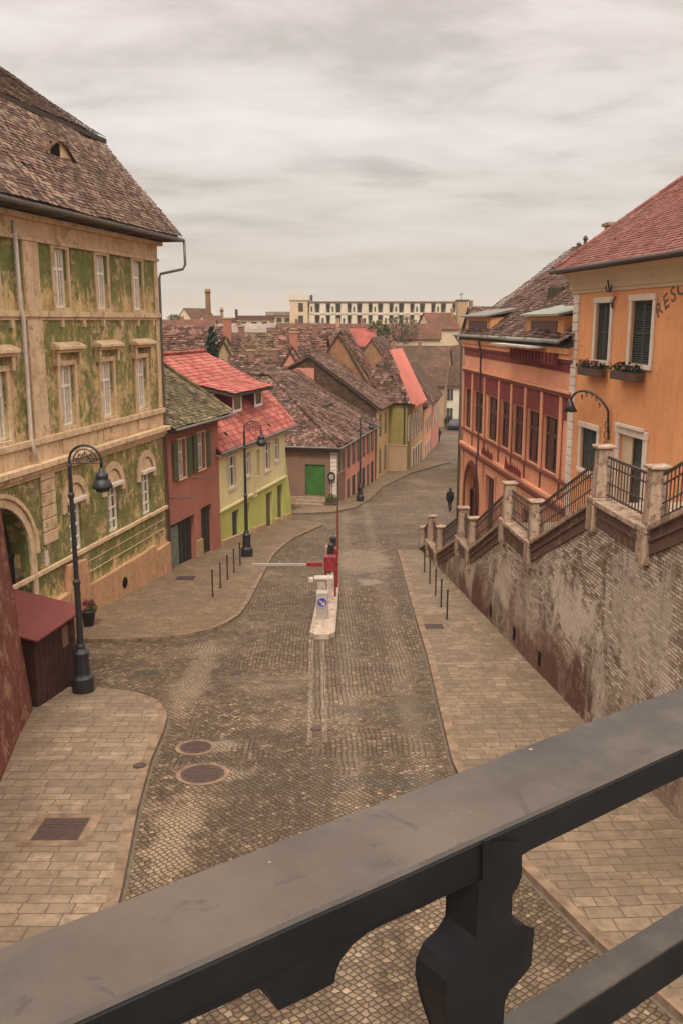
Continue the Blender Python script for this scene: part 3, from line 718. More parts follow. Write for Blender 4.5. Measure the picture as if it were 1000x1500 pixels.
# ------------------------------------------------------------------ green three-storey building (left)
def green_building():
    fr = Fr((-7.65, 38.81), 190.8, 1)
    root = thing('apartment_house', 'tall three storey green house with peeling plaster and steep brown tiled roof', 'house', fr.P(0, 0, -11.2))
    rows3 = [(u, fr.sz(u, 410)[0]) for u in (89, 149, 200.5)]
    cs = [8.3, 5.22, 2.05, 12.2 + .35]
    holes = []
    for c in cs:
        holes += [(c - .47, c + .47, .42, 2.3), (c - .5, c + .5, -3.48, -1.45), (c - .52, c + .42, -7.85, -6.05)]
    gate = (11.42, 15.0, -12, -5.35)
    holes = [h for h in holes if not (h[0] > 11 and h[3] < -4)] + [gate]
    gc, gr = 13.25, 1.85
    m = MB().wall(fr, 0, 16, -12, 3.1, holes, .3)
    # spandrels of the gate arch
    n = 14
    for i in range(n):
        a0, a1 = math.pi * i / n, math.pi * (i + 1) / n
        p = lambda a, o=0: fr.P(gc + gr * math.cos(a), o, -7.2 + gr * math.sin(a))
        t0 = fr.P(gc + gr * math.cos(a0), 0, -5.35); t1 = fr.P(gc + gr * math.cos(a1), 0, -5.35)
        m.quad(p(a0), p(a1), t1, t0); m.quad(p(a0), p(a1), p(a1, -.6), p(a0, -.6))
    m.quad(fr.P(0, 0, -12), fr.P(0, -10, -12), fr.P(0, -10, 3.1), fr.P(0, 0, 3.1))
    m.add([fr.P(0, -.0, 3.1), fr.P(0, -10, 3.1), fr.P(0, -6.5, 9.8), fr.P(0, -2.2, 7)], [(0, 1, 2, 3)])
    m.quad(fr.P(16, 0, -12), fr.P(16, -10, -12), fr.P(16, -10, 3.1), fr.P(16, 0, 3.1))
    m.quad(fr.P(0, -10, -12), fr.P(16, -10, -12), fr.P(16, -10, 3.1), fr.P(0, -10, 3.1))
    wall = build(m, 'wall', M['gplaster'], root)
    # gate door
    dm = MB().quad(fr.P(11.3, -.6, -12), fr.P(15.2, -.6, -12), fr.P(15.2, -.6, -5.2), fr.P(11.3, -.6, -5.2))
    for s in (12.3, 13.25, 14.2): dm.fbox(fr, s - .04, s + .04, -.58, -.52, -11, -5.5)
    dm.fbox(fr, 11.4, 15, -.57, -.5, -7.3, -7.15)
    build(dm, 'gate', M['door_dark'], root)
    tr = MB()
    tr.arch(fr, gc, -7.2, gr + .002, gr + .28, .003, .10); tr.arch(fr, gc, -7.2, gr + .282, gr + .42, .003, .17)
    tr.fbox(fr, gc - gr - .28, gc - gr - .002, .003, .10, -11, -7.2)
    build(tr, 'gate_surround', M['gtrim'], root, bevel=.01)
    # horizontal mouldings
    def band(name, z0, z1, o, s0=-.03, s1=16, mat='gtrim'): return build(MB().fbox(fr, s0, s1, .003, o, z0, z1), name, M[mat], root, bevel=.012)
    band('string_course', .12, .3, .14, -.05); band('string_course', .02, .118, .07)
    band('string_course', -3.82, -3.62, .16); band('frieze', -4.38, -3.825, .045)
    band('cornice', -4.72, -4.56, .2); band('cornice', -4.558, -4.38, .34, -.1); band('cornice', -4.85, -4.723, .1)
    band('frieze', 2.5, 3.0, .07); band('cornice', 3.002, 3.15, .3, -.1); band('string_course', 2.38, 2.498, .14)
    band('sill_band', -8.0, -7.86, .12)
    for z in (-8.45, -8.85): band('string_course', z, z + .04, .03, .3, 7.6)
    # small dentils under the upper string course
    s = .6
    while s < 15: build(MB().fbox(fr, s, s + .14, .003, .1, -.2, .018), 'bracket', M['gtrim'], root); s += 1.55
    # pilasters and rusticated strip
    build(MB().fbox(fr, 9.75, 10.65, .003, .09, .3, 2.38).fbox(fr, 9.75, 10.65, .003, .09, -3.62, .018), 'pilaster', M['gtrim'], root, bevel=.015)
    q = MB(); z = -7.1
    while z < -4.95: q.fbox(fr, 9.62, 10.5, .003, .08, z, z + .39); z += .42
    build(q, 'quoin_strip', M['gtrim'], root, bevel=.02)
    build(MB().fbox(fr, 0, .35, .003, .06, -3.6, .0).fbox(fr, 0, .35, .003, .06, .31, 2.37), 'pilaster', M['gtrim'], root, bevel=.01)
    for c in cs[:3]: build(MB().fbox(fr, c - .6, c + .6, .047, .075, -4.3, -3.9), 'apron_panel', M['gtrim'], root, bevel=.01)
    # plinth
    pm = MB(); st = [(0, -9.5), (1.6, -9.55), (1.62, -9.25), (3, -9.3), (8, -9.25), (8.02, -8.2), (9.3, -8.1), (9.4, -9.0), (11.1, -9.1)]
    for (a, za), (b, zb) in zip(st, st[1:]):
        if b - a > .1: pm.fbox(fr, a, b, .003, .17 if a < 8 else .26, -12, za, None, zb)
    build(pm, 'plinth', M['gplinth'], root)
    build(MB().arch(fr, 4.9, -9.95, 0, .22, .172, .19, 0, 360, 12), 'vent', M['dark'], root)
    # windows
    for i, c in enumerate(cs):
        w = window(root, fr, c - .47, c + .47, .42, 2.3, dep=.1, fw=.075, surround='gtrim', sw=.13, so=.07)
        w = window(root, fr, c - .5, c + .5, -3.48, -1.45, dep=.1, fw=.075, surround='gtrim', sw=.17, so=.08)
        h = MB(); h.fbox(fr, c - .95, c + .95, .003, .36, -.92, -.83); h.fbox(fr, c - .88, c + .88, .003, .26, -1.02, -.922)
        h.fbox(fr, c - .84, c - .66, .003, .2, -1.45, -1.022); h.fbox(fr, c + .66, c + .84, .003, .2, -1.45, -1.022)
        h.hexa([fr.P(c - .95, .003, -.828), fr.P(c + .95, .003, -.828), fr.P(c + .95, .36, -.828), fr.P(c - .95, .36, -.828), fr.P(c - .9, .003, -.68), fr.P(c + .9, .003, -.68), fr.P(c + .9, .1, -.7), fr.P(c - .9, .1, -.7)])
        build(h, 'hood', M['gtrim'], w, bevel=.012)
        if i < 3:
            w = window(root, fr, c - .52, c + .42, -7.85, -6.05, style='grid', dep=.11, fw=.075)
            k = c - .05
            build(MB().arch(fr, k, -6.12, .68, .95, .003, .09), 'arch_moulding', M['gtrim'], w, bevel=.01)
            build(MB().arch(fr, k, -6.1, 0, .6, .003, .03), 'tympanum', M['gtrim'], w)
            build(MB().fbox(fr, k - .62, k + .62, .003, .2, -6.1, -5.95), 'lintel', M['white'], w, bevel=.02)
            build(MB().fbox(fr, k - .95, k - .68, .003, .09, -6.35, -6.12).fbox(fr, k + .68, k + .95, .003, .09, -6.35, -6.12), 'arch_foot', M['gtrim'], w)
    # white rain pipe beside the pilaster and the long grey one at the corner
    build(MB().tube([fr.P(11.15, .14, 2.9), fr.P(11.12, .14, .4), fr.P(11.05, .16, .1), fr.P(11.0, .12, -3.6), fr.P(10.9, .2, -4.3)], .065, 10), 'rain_pipe', M['white_pipe'], root, True, label='white rain pipe beside the pilaster')
    gm = MB(); ge = -1.05
    gm.tube([fr.P(-.75, .95, 3.28), fr.P(16.3, .95, 3.28)], .085, 10)
    build(gm, 'gutter', M['gutter'], root, True)
    build(MB().tube([fr.P(-.72, 1.0, 3.25), fr.P(-.74, 1.0, 2.3), fr.P(-.72, .9, 2.12), fr.P(-.1, .14, 1.9), fr.P(-.06, .1, 1.7), fr.P(-.06, .1, -10.7)], .055, 10), 'rain_pipe', M['gutter'], root, True)
    bm = MB(); s = 0
    while s < 15: bm.fbox(fr, s, s + .03, .2, 1.0, 3.16, 3.19); s += 1.9
    build(bm, 'gutter_bracket', M['gutter'], root)
    build(MB().fbox(fr, -.6, 16.2, 0, .98, 3.2, 3.26), 'soffit', M['under'], root)
    # roof: steep lower slope, flatter upper slope that oversails it
    fe = lambda s, o, z: fr.P(s, o, z)
    eye = fr.sz(85, 245, -1.2)
    L0, L1 = -.45, 16.5
    def prof(o): return 3.36 + (1.0 - o) * 1.16
    roof = tile_roof([fr.P(L0, 1.05, 3.36), fr.P(L1, 1.05, 3.36), fr.P(L1, -2.45, 7.42), fr.P(L0, -2.45, 7.42)], M['t_green'], root, .18, .155, .024, sag=.1)
    up = tile_roof([fr.P(L0 - .1, -2.2, 7.36), fr.P(L1, -2.2, 7.36), fr.P(L1, -7.0, 10.55), fr.P(L0 - .1, -7.0, 10.55)], M['t_green'], root, .18, .155, .024, sag=.1)
    tile_roof([fr.P(L0, -7.0, 10.55), fr.P(L1, -7.0, 10.55), fr.P(L1, -11, 4), fr.P(L0, -11, 4)], M['t_green'], root, .36, .3, .024, sag=.1)
    build(MB().fbox(fr, L0 - .12, L1, -2.35, -2.16, 7.15, 7.33), 'fascia', M['under'], root)
    # eyebrow dormer
    sc_, _ = fr.sz(82, 248, -.9)
    dm = MB(); n = 22; W = 1.5; H = .62; face = MB()
    o_f = -.75; zf = prof(o_f) - .03
    hgt = lambda t: H * (math.cos(math.pi * t) + 1) / 2
    for i in range(n):
        t0, t1 = -1 + 2 * i / n, -1 + 2 * (i + 1) / n
        h0, h1 = hgt(t0), hgt(t1)
        b0, b1 = h0 / 1.16 + .9 * (h0 / H) ** .5, h1 / 1.16 + .9 * (h1 / H) ** .5
        A = fr.P(sc_ + W * t0, o_f + .12, zf + h0 + .07 - .1); B = fr.P(sc_ + W * t1, o_f + .12, zf + h1 + .07 - .1)
        k0, k1 = h0 / 1.16 + .16, h1 / 1.16 + .16
        C = fr.P(sc_ + W * t1, o_f - k1, zf + h1 + .16); D = fr.P(sc_ + W * t0, o_f - k0, zf + h0 + .16)
        dm.quad(A, B, C, D); dm.quad(A - Vector((0, 0, .05)), B - Vector((0, 0, .05)), B, A)
        face.quad(fr.P(sc_ + W * t0, o_f, zf - .05), fr.P(sc_ + W * t1, o_f, zf - .05), fr.P(sc_ + W * t1, o_f, zf + h1), fr.P(sc_ + W * t0, o_f, zf + h0))
    dd = build(dm, 'eyebrow_dormer', M['f_brown'], root, True)
    build(face, 'dormer_front', M['gtrim'], dd)
    build(MB().fbox(fr, sc_ - .05, sc_ + .6, o_f + .003, o_f + .02, zf + .1, zf + .5), 'dormer_opening', M['dark'], dd)
    # house number tile
    s_, z_ = fr.sz(68, 818)
    build(MB().fbox(fr, s_ - .12, s_ + .12, .003, .03, z_ - .25, z_ + .25), 'number_plate', M['white'], root)
    return fr
GF = green_building()

# ------------------------------------------------------------------ left row of small houses
def pink_small():
    fr = Fr((-7.68, 39.12), 14, 1)
    root = thing('terraced_house', 'narrow faded red house with mossy roof, between green block and yellow house', 'house', fr.P(2, 0, -11.3))
    ws = [(1.35, 2.2, -7.0, -5.25), (3.6, 4.5, -6.95, -5.2)]
    d1 = (.35, 3.05, -11.9, -8.95); d2 = (3.8, 5.2, -11.35, -8.85)
    m = MB().wall(fr, 0, 6.3, -12.5, -4.5, ws + [d1, d2], .3)
    m.quad(fr.P(0, -8, -12), fr.P(6.3, -8, -12), fr.P(6.3, -8, -4.5), fr.P(0, -8, -4.5))
    m.add([fr.P(6.3, 0, -12), fr.P(6.3, -8, -12), fr.P(6.3, -8, -4.5), fr.P(6.3, -4, -1.7), fr.P(6.3, 0, -4.5)], [(0, 1, 2, 3, 4)])
    build(m, 'wall', M['pinkred'], root)
    for a, b, c, d in ws:
        w = window(root, fr, a, b, c, d, curtain=True, surround='cream', sw=.09, frame='wframe')
        for sgn, x in ((-1, a), (1, b)):
            x0, x1 = (x - .58, x - .1) if sgn < 0 else (x + .1, x + .58)
            s2 = MB().fbox(fr, x0, x1, .055, .1, c, d); z = c + .08
            while z < d - .08: s2.fbox(fr, x0 + .05, x1 - .05, .102, .115, z, z + .03); z += .08
            build(s2, 'shutter_leaf', M['shutter2'], w)
    dm = MB().fbox(fr, .35, 1.3, -.14, -.08, -11.9, -9.1); build(dm, 'door', M['greypanel'], root, label='grey green door leaf')
    dm = MB().fbox(fr, 1.3, 3.05, -.28, -.22, -12, -8.9)
    for x in (1.7, 2.15, 2.6): dm.fbox(fr, x, x + .03, -.218, -.2, -11.8, -9)
    build(dm, 'door', M['door_dark'], root)
    dm = MB().fbox(fr, 3.8, 5.2, -.22, -.16, -11.35, -8.85)
    for x in (4.0, 4.6): dm.fbox(fr, x, x + .45, -.158, -.13, -10.9, -9.1)
    build(dm, 'door', M['door_dark'], root)
    build(MB().fbox(fr, 3.7, 5.3, .003, .45, -11.6, -11.36), 'doorstep', M['concrete'], root, bevel=.02)
    build(MB().fbox(fr, 3.1, 3.75, .003, .12, -11.8, -10.3), 'plinth', M['tanwall'], root)
    for (u0, v0, u1) in ((283, 701, 322), (250, 730, 283)):
        s0, z0 = fr.sz(u0, v0); build(MB().tube([fr.P(s0, .0, z0), fr.P(s0 + .3, 1.1, z0 + .02)], .025, 6), 'iron_rod', M['iron'], root)
    roof = tile_roof([fr.P(-.1, .55, -4.55), fr.P(7.0, .55, -4.55), fr.P(6.7, -4.4, -1.35), fr.P(-.1, -4.4, -1.35)], M['t_moss'], root, .19, .17, .026, sag=.14, jit=1.4)
    tile_roof([fr.P(-.1, -4.4, -1.35), fr.P(6.7, -4.4, -1.35), fr.P(6.7, -8.5, -4.5), fr.P(-.1, -8.5, -4.5)], M['t_moss'], root, .36, .3)
    build(MB().tube([fr.P(0, .62, -4.62), fr.P(7.0, .62, -4.62)], .07, 8), 'gutter', M['gutter'], root, True)
    ridge_caps(fr.P(6.95, .5, -4.42), fr.P(6.65, -4.4, -1.2), M['t_moss'], root)
pink_small()
def yellow_green():
    fr = Fr((-6.3, 45.12), 14, 1)
    root = thing('terraced_house', 'yellow and lime green house with bright red roof and two roof dormers', 'house', fr.P(5, 0, -12.1))
    g_ = lambda a, b, v: (fr.sz(a, v)[0], fr.sz(b, v)[0])
    zt, zb = -6.98, -8.62
    ws = [(1.75, 2.75, zb, zt), (4.45, 5.1, -8.4, -7.1), (7.6, 8.55, zb, zt), (9.45, 10.3, -8.3, -6.95)]
    ds = [(2.1, 3.15, -11.7, -9.95, 'w'), (4.2, 4.85, -12.2, -9.95, 'd'), (7.7, 8.85, -12.5, -10.0, 'd'), (9.85, 11.0, -12.6, -9.9, 'd')]
    niche = (6.2, 6.75, -8.7, -7.2)
    T = 11.5
    m = MB().wall(fr, 0, T, -9.5, -6.3, [w for w in ws] + [niche], .25)
    m.quad(fr.P(T, 0, -9.5), fr.P(T, -10, -9.5), fr.P(T, -10, -6.3), fr.P(T, 0, -6.3)); m.add([fr.P(T, 0, -6.3), fr.P(T, -2, -3.9), fr.P(T, -5.2, -2.2), fr.P(T, -10, -6.3)], [(0, 1, 2, 3)])
    m.quad(fr.P(0, 0, -9.5), fr.P(0, -10, -9.5), fr.P(0, -10, -6.3), fr.P(0, 0, -6.3)); m.add([fr.P(0, 0, -6.3), fr.P(0, -2, -3.9), fr.P(0, -5.2, -2.2), fr.P(0, -10, -6.3)], [(0, 1, 2, 3)])
    m.quad(fr.P(0, -10, -12), fr.P(T, -10, -12), fr.P(T, -10, -6.3), fr.P(0, -10, -6.3))
    m.quad(fr.P(6.2, -.24, -8.7), fr.P(6.75, -.24, -8.7), fr.P(6.75, -.24, -7.2), fr.P(6.2, -.24, -7.2))
    build(m, 'wall', M['ygtop'], root, label='pale yellow upper wall')
    m = MB().wall(fr, 0, T, -13.5, -9.62, [d[:4] for d in ds], .25)
    m.quad(fr.P(T, 0, -13.5), fr.P(T, -10, -13.5), fr.P(T, -10, -9.62), fr.P(T, 0, -9.62)); m.quad(fr.P(0, 0, -13.5), fr.P(0, -10, -13.5), fr.P(0, -10, -9.62), fr.P(0, 0, -9.62))
    build(m, 'wall', M['yglow'], root, label='lime green lower wall')
    build(MB().fbox(fr, -.05, T + .05, -.02, .1, -9.62, -9.5), 'string_course', M['ygtop'], root, bevel=.01)
    # flared buttress past the corner
    bm = MB(); pr = [(0, -6.8), (.25, -8), (.7, -9.5), (1.25, -11), (1.7, -13.4), (0, -13.4)]
    bm.prism([(T + a, z) for a, z in pr], lambda s, o, z: fr.P(s, o, z), -.06, -1.2)
    build(bm, 'buttress', M['yglow'], root)
    for a, b, c, d in ws: window(root, fr, a, b, c, d, dep=.1, curtain=False, surround='white', sw=.13, so=.04, style='tall')
    for a, b, c, d, k in ds:
        m = MB().fbox(fr, a, b, -.22, -.16, c, d)
        m.fbox(fr, a + .1, (a + b) / 2 - .04, -.158, -.13, c + .3, d - .15); m.fbox(fr, (a + b) / 2 + .04, b - .1, -.158, -.13, c + .3, d - .15)
        build(m, 'door' if k == 'd' else 'shuttered_window', M['door_brown' if k == 'd' else 'shutter'], root)
    # kerb of concrete along the foot
    bm = MB()
    for i in range(12):
        a, b = .2 + i * .98, .2 + (i + 1) * .98
        if not any(d[0] - .3 < (a + b) / 2 < d[1] + .3 for d in ds if d[4] == 'd'):
            zg = gz(fr.P(a, 0, 0).y); build(MB().fbox(fr, a, b, .003, .22, zg - .2, zg + .42, gz(fr.P(b, 0, 0).y) - .2, gz(fr.P(b, 0, 0).y) + .42), 'plinth', M['tanwall'], root)
    text_mesh('15', .75, fr, 5.4, -9.75, .12, 0, 'white', root, 'house_number')
    # roof
    E0, E1 = -.2, 13.1
    zf = lambda o: -6.45 + (0.35 - o) * 1.12
    tile_roof([fr.P(E0, .35, -6.45), fr.P(E1, .35, -6.45), fr.P(E1 - .3, -2.0, zf(-2.0)), fr.P(E0, -2.0, zf(-2.0))], M['t_red'], root, .3, .33, .035, jit=.3, sag=.03)
    tile_roof([fr.P(E0, -1.98, zf(-2) + .0), fr.P(E1 - .3, -1.98, zf(-2)), fr.P(E1 - .6, -5.5, -1.95), fr.P(E0, -5.5, -1.95)], M['t_red'], root, .3, .33, .035, jit=.3, sag=.03)
    tile_roof([fr.P(E0, -5.5, -1.95), fr.P(E1 - .6, -5.5, -1.95), fr.P(E1 - .6, -10.3, -6.3), fr.P(E0, -10.3, -6.3)], M['t_red'], root, .6, .5, .035, jit=.3)
    ridge_caps(fr.P(E0, -5.5, -1.85), fr.P(E1 - .6, -5.5, -1.85), M['t_red'], root)
    build(MB().tube([fr.P(E0, .42, -6.5), fr.P(E1 + .1, .42, -6.5)], .075, 8), 'gutter', M['gutter'], root, True)
    build(MB().fbox(fr, E0, E1, 0, .4, -6.62, -6.56), 'soffit', M['cream'], root)
    # two shed dormers with maroon cheeks
    o1 = -.95; zs = zf(o1); top = zs + 1.12; w = 1.5
    mainz = lambda o: zf(o) if o > -2 else zf(-2) + (-2 - o) * .53
    for sd in (5.0, 8.6):
        dm = MB()
        for x in (sd, sd + w): dm.prism([(o1, zs - .1), (o1, top - .03), (-2.9, top + .32), (-2.9, mainz(-2.9) - .15), (-2, zf(-2) - .15)], lambda s, o, z, x=x: fr.P(x + o, s, z), 0, .06)
        d_ = build(dm, 'dormer', M['maroon'], root)
        w_ = build(MB().fbox(fr, sd + .07, sd + w - .01, o1 - .06, o1 + .02, zs - .05, top - .04), 'window', M['wframe'], d_)
        build(MB().quad(fr.P(sd + .25, o1 + .026, zs + .15), fr.P(sd + w - .2, o1 + .026, zs + .15), fr.P(sd + w - .2, o1 + .026, top - .15), fr.P(sd + .25, o1 + .026, top - .15)), 'pane', M['glass'], w_)
    tile_roof([fr.P(4.1, o1 + .5, top), fr.P(10.9, o1 + .5, top), fr.P(10.9, -4.0, top + .72), fr.P(4.1, -4.0, top + .72)], M['t_red'], root, .3, .33, .035, jit=.3, rname='dormer_roof')
    build(MB().lathe(fr.P(1.0, -.5, -5.6), [(.07, 0), (.07, 1.7), (.13, 1.72), (.13, 1.95), (.02, 2.0)], 8), 'vent_pipe', M['iron_rust'], root)
    wb = MB().fbox(fr, 1.2, 2.4, .6, 1.0, -12, -11.2)
yellow_green()

def far_windows(root, fr, a, b, n, z0, z1, w, frame='wframe', surr='white', name='window'):
    for i in range(n):
        c = a + (b - a) * (i + .5) / n
        m = MB().fbox(fr, c - w / 2 - .08, c + w / 2 + .08, .003, .05, z0 - .08, z1 + .08)
        x = build(m, name, M[surr], root)
        build(MB().fbox(fr, c - w / 2, c - .03, .051, .06, z0, z1).fbox(fr, c + .03, c + w / 2, .051, .06, z0, z1), 'pane', M['glass'], x)
def chimney(root, x, y, z0, z1, w=.6, d=.45, mat='pinkred'):
    c = build(MB().box(x - w / 2, x + w / 2, y - d / 2, y + d / 2, z0, z1), 'chimney', M[mat], root)
    build(MB().box(x - w / 2 - .06, x + w / 2 + .06, y - d / 2 - .06, y + d / 2 + .06, z1, z1 + .14), 'chimney_cap', M['tanwall'], c)
    return c
def gabled(name, label, cat, fr, s0, s1, o0, o1, ze, zr, zb, wall, roof, tile=None, over=.4, ridge_o=None, root=None, cov=None):
    """ridge along s, eaves at o0 (street side) and o1"""
    root = root or thing(name, label, cat, fr.P((s0 + s1) / 2, (o0 + o1) / 2, zb))
    ro = (o0 + o1) / 2 if ridge_o is None else ridge_o
    m = MB(); m.fbox(fr, s0, s1, o1, o0, zb, ze)
    for s in (s0, s1): m.add([fr.P(s, o0, ze), fr.P(s, ro, zr - .1), fr.P(s, o1, ze)], [(0, 1, 2)])
    build(m, 'wall', M[wall], root)
    k0 = (zr - ze) / (o0 - ro); k1 = (zr - ze) / (ro - o1)
    for (oo, k) in ((o0 + over, -over * k0), (o1 - over, -over * k1)):
        poly = [fr.P(s0 - over * .6, oo, ze + k), fr.P(s1 + over * .6, oo, ze + k), fr.P(s1 + over * .6, ro, zr), fr.P(s0 - over * .6, ro, zr)]
        if tile and oo > ro: tile_roof(poly, M[roof], root, *tile)
        else:
            r = MB(); nn = Vector((0, 0, .2)); r.hexa([p - nn for p in poly] + poly); build(r, 'roof', M['f_brown'] if tile else M[roof], root)
    return root

def brown_house():
    fr = Fr((-.5, 64.86), 13.2, 1)
    root = thing('corner_house', 'low brown corner house with big sagging tiled roof and green garage door', 'house', fr.P(3, -4, -13.4))
    # near end wall faces the camera
    f2 = Fr((-.5, 64.86), -81.6 , 1); f2.n = (-f2.d[1] * -1, f2.d[0]); 
    n2 = (-fr.d[0], -fr.d[1]); f2 = Fr((-.5, 64.86), 13.2 - 90, 1); f2.n = n2
    door = (.68, 2.2, -12.5, -10.2)
    m = MB().wall(f2, 0, 14, -14.5, -8.8, [door], .25); m.wall(fr, 0, 14.8, -15, -8.8, [], .2)
    m.quad(f2.P(14, 0, -14.5), f2.P(14, -8, -14.5), f2.P(14, -8, -8.8), f2.P(14, 0, -8.8)); m.quad(fr.P(0, -14, -14), fr.P(14.8, -14, -14), fr.P(14.8, -14, -8.8), fr.P(0, -14, -8.8))
    build(m, 'wall', M['brownwall'], root)
    dm = MB().fbox(f2, .68, 2.2, -.2, -.14, -12.5, -10.2); z = -12.4
    while z < -10.3: dm.fbox(f2, .7, 2.18, -.138, -.125, z, z + .2); z += .24
    build(dm, 'garage_door', M['door_green'], root)
    q = MB(); z = -12.6
    while z < -9.3: q.fbox(f2, -.2, .28, .003, .06, z, z + .26); q.fbox(fr, .003 - .0, .25, .003, .06, z, z + .26); z += .29
    build(q, 'quoin_strip', M['white'], root, bevel=.02)
    build(MB().fbox(f2, 0, 14, .003, .08, -14, -12.6), 'plinth', M['tanwall'], root)
    st = MB()
    for i in range(5): st.fbox(f2, .4, 2.75, .09 + .0, .35 + .32 * i, -12.55 - .2 * (i + 1) - .2, -12.55 - .2 * i)
    build(st, 'steps', M['step'], root, bevel=.01)
    # street side: brown, rose sections with openings
    build(MB().fbox(fr, 3.2, 14.8, .003, .05, -15, -8.85), 'facade_panel', M['pinkhouse'], root, label='rose coloured half of the street front')
    for i, s in enumerate((1.1, 2.3, 4.2, 6.0, 7.8, 9.8, 11.6, 13.4)):
        far_windows(root, Fr(fr.P(0, .05, 0), 13.2, 1), s - .4, s + .4, 1, -10.9, -9.4, .75, surr='cream' if s < 3 else 'maroon_trim')
        if s > 3: x = build(MB().fbox(fr, s - .45, s + .45, .053, .09, -14.2, -11.9), 'door', M['door_dark' if i % 2 else 'door_brown'], root)
    # L-shaped roof with a hip at the street corner
    ze, zr = -8.75, -4.25; W = 7.0
    A = f2.P(-.5, .5, ze - .1); C = fr.P(7.0, -7.0, zr)
    L_ = f2.P(14.5, .5, ze - .1); Lr = f2.P(14.5, -7.0, zr)
    tile_roof([A, L_, Lr, C], M['t_brown'], root, .2, .18, .03, sag=.3, jit=1.6)
    E = fr.P(15.2, .5, ze - .1); D = fr.P(15.2, -7.0, zr)
    tile_roof([A, E, D, C], M['t_brown'], root, .2, .18, .03, sag=.25, jit=1.6)
    r = MB(); r.quad(Lr, C, D, f2.P(14.5, -15, ze)); build(r, 'roof', M['f_brown'], root)
    ridge_caps(A + Vector((0, 0, .08)), C + Vector((0, 0, .1)), M['t_brown'], root, .13)
    ridge_caps(Lr + Vector((0, 0, .08)), C + Vector((0, 0, .1)), M['t_brown'], root, .13)
    build(MB().tube([f2.P(14, .6, ze - .15), f2.P(-.6, .6, ze - .15), fr.P(15, .6, ze - .15)], .08, 8), 'gutter', M['gutter'], root, True)
    build(MB().fbox(f2, -.4, 14, .003, .35, -8.95, -8.82), 'cornice', M['brownwall'], root)
    # slit dormer
    p = fr.P(9.0, -2.6, ze + 2.75)
    d = MB().fbox(fr, 8.0, 10.4, -3.0, -2.6, ze + 1.7, ze + 2.12); build(d, 'slit_dormer', M['under'], root)
    return fr
BF = brown_house()
# round sign at its corner
f2 = Fr((-.5, 64.86), 13.2 - 90, 1); f2.n = (-BF.d[0], -BF.d[1])
t = thing('round_sign', 'round dark rimmed sign beside the green garage door', 'sign', f2.P(.15, .3, -12.9))
build(MB().arch(f2, .15, -11.0, 0, .24, .25, .27, 0, 360, 20, .8), 'sign_face', M['whitepaint'], t)
build(MB().arch(f2, .15, -11.0, .22, .36, .245, .29, 0, 360, 20, .8), 'rim', M['iron'], t)
build(MB().tube([f2.P(.15, .25, -13.2), f2.P(.15, .25, -10.7)], .03, 6), 'post', M['iron'], t)
t = thing('planter', 'dark wooden tub with shrubs at foot of the brown corner house', 'planter', f2.P(.0, .8, -13.2))
build(MB().fbox(f2, -.4, .5, .5, 1.2, -13.4, -12.75), 'tub', M['wood'], t, bevel=.02)

def leaves(c, rx, ry, rz, n, size, seed=0, shape='ball'):
    rnd = random.Random(seed); m = MB()
    for _ in range(n):
        while True:
            p = Vector((rnd.uniform(-1, 1), rnd.uniform(-1, 1), rnd.uniform(-1, 1)))
            if shape == 'cone':
                h = (p.z + 1) / 2
                if math.hypot(p.x, p.y) <= (1 - h) * (1 + .25 * math.sin(h * 30)) + .05 and mnoise.noise(p * 3 + Vector((seed, 0, 0))) > -.5: break
            elif p.length < 1 and mnoise.noise(p * 2.2 + Vector((seed, 0, 0))) > -.12: break
        q = Vector(c) + Vector((p.x * rx, p.y * ry, p.z * rz))
        a = Vector((rnd.gauss(0, 1), rnd.gauss(0, 1), rnd.gauss(0, 1))).normalized(); b = a.orthogonal().normalized(); s = size * rnd.uniform(.6, 1.4)
        c2 = a.cross(b)
        m.add([q - b * s, q + c2 * s * .5, q + b * s, q - c2 * s * .5], [(0, 1, 2, 3)])
    return m
build(leaves(f2.P(.05, .85, -12.5), .45, .4, .35, 300, .07, 4), 'shrub', M['leaf'], t)

# the row behind it along the street
row = Fr((-.5, 64.86), 13.2, 1)
r = gabled('townhouse', 'tall narrow cream house with brown roof past the low brown corner house', 'house', row, 15.6, 21.2, .0, -14.0, -7.3, -2.9, -15, 'f_brown', 't_brown', (.24, .22, .03), .45, ridge_o=-6.0)
build(MB().fbox(row, 15.6, 21.2, .003, .05, -15, -7.35), 'facade_panel', M['yellowhouse'], r)
far_windows(r, row, 15.9, 20.9, 2, -10.2, -8.2, .9); far_windows(r, row, 15.9, 20.9, 2, -13.6, -11.3, .9, name='door')
fg = Fr(row.P(15.6, 0, 0), 13.2 - 90, 1); fg.n = (-row.d[0], -row.d[1])
build(MB().fbox(fg, 5.6, 7.3, .003, .06, -5.6, -4.1), 'gable_panel', M['pinkhouse'], r)
r = gabled('townhouse', 'steep gabled house with bare ochre plaster gable behind the cream house', 'house', row, 21.7, 25.5, -.75, -9.2, -7.4, -.95, -15, 'ochregable', 't_rust', (.3, .28, .045, 'roof_tiles', 1.5, .2), .35, ridge_o=-4.7)
r = gabled('townhouse', 'olive gabled house with long steep bright red roof strip facing the lane', 'house', row, 24.6, 31.8, 1.7, -3.8, -7.2, -2.75, -15.4, 'olive', 'f_strip', None, .45, ridge_o=-.55)
build(MB().fbox(row, 22.0, 24.6, -3.8, 1.7, -15.4, -7.0), 'wall', M['olive'], r)
hm = MB(); ha, hb, hc = row.P(21.6, 2.15, -7.6), row.P(21.6, -4.2, -7.6), row.P(24.4, -.55, -2.72)
tile_roof([ha, hb, hc], M['t_brown'], r, .3, .28, .045, rname='hip_roof', sag=.15)
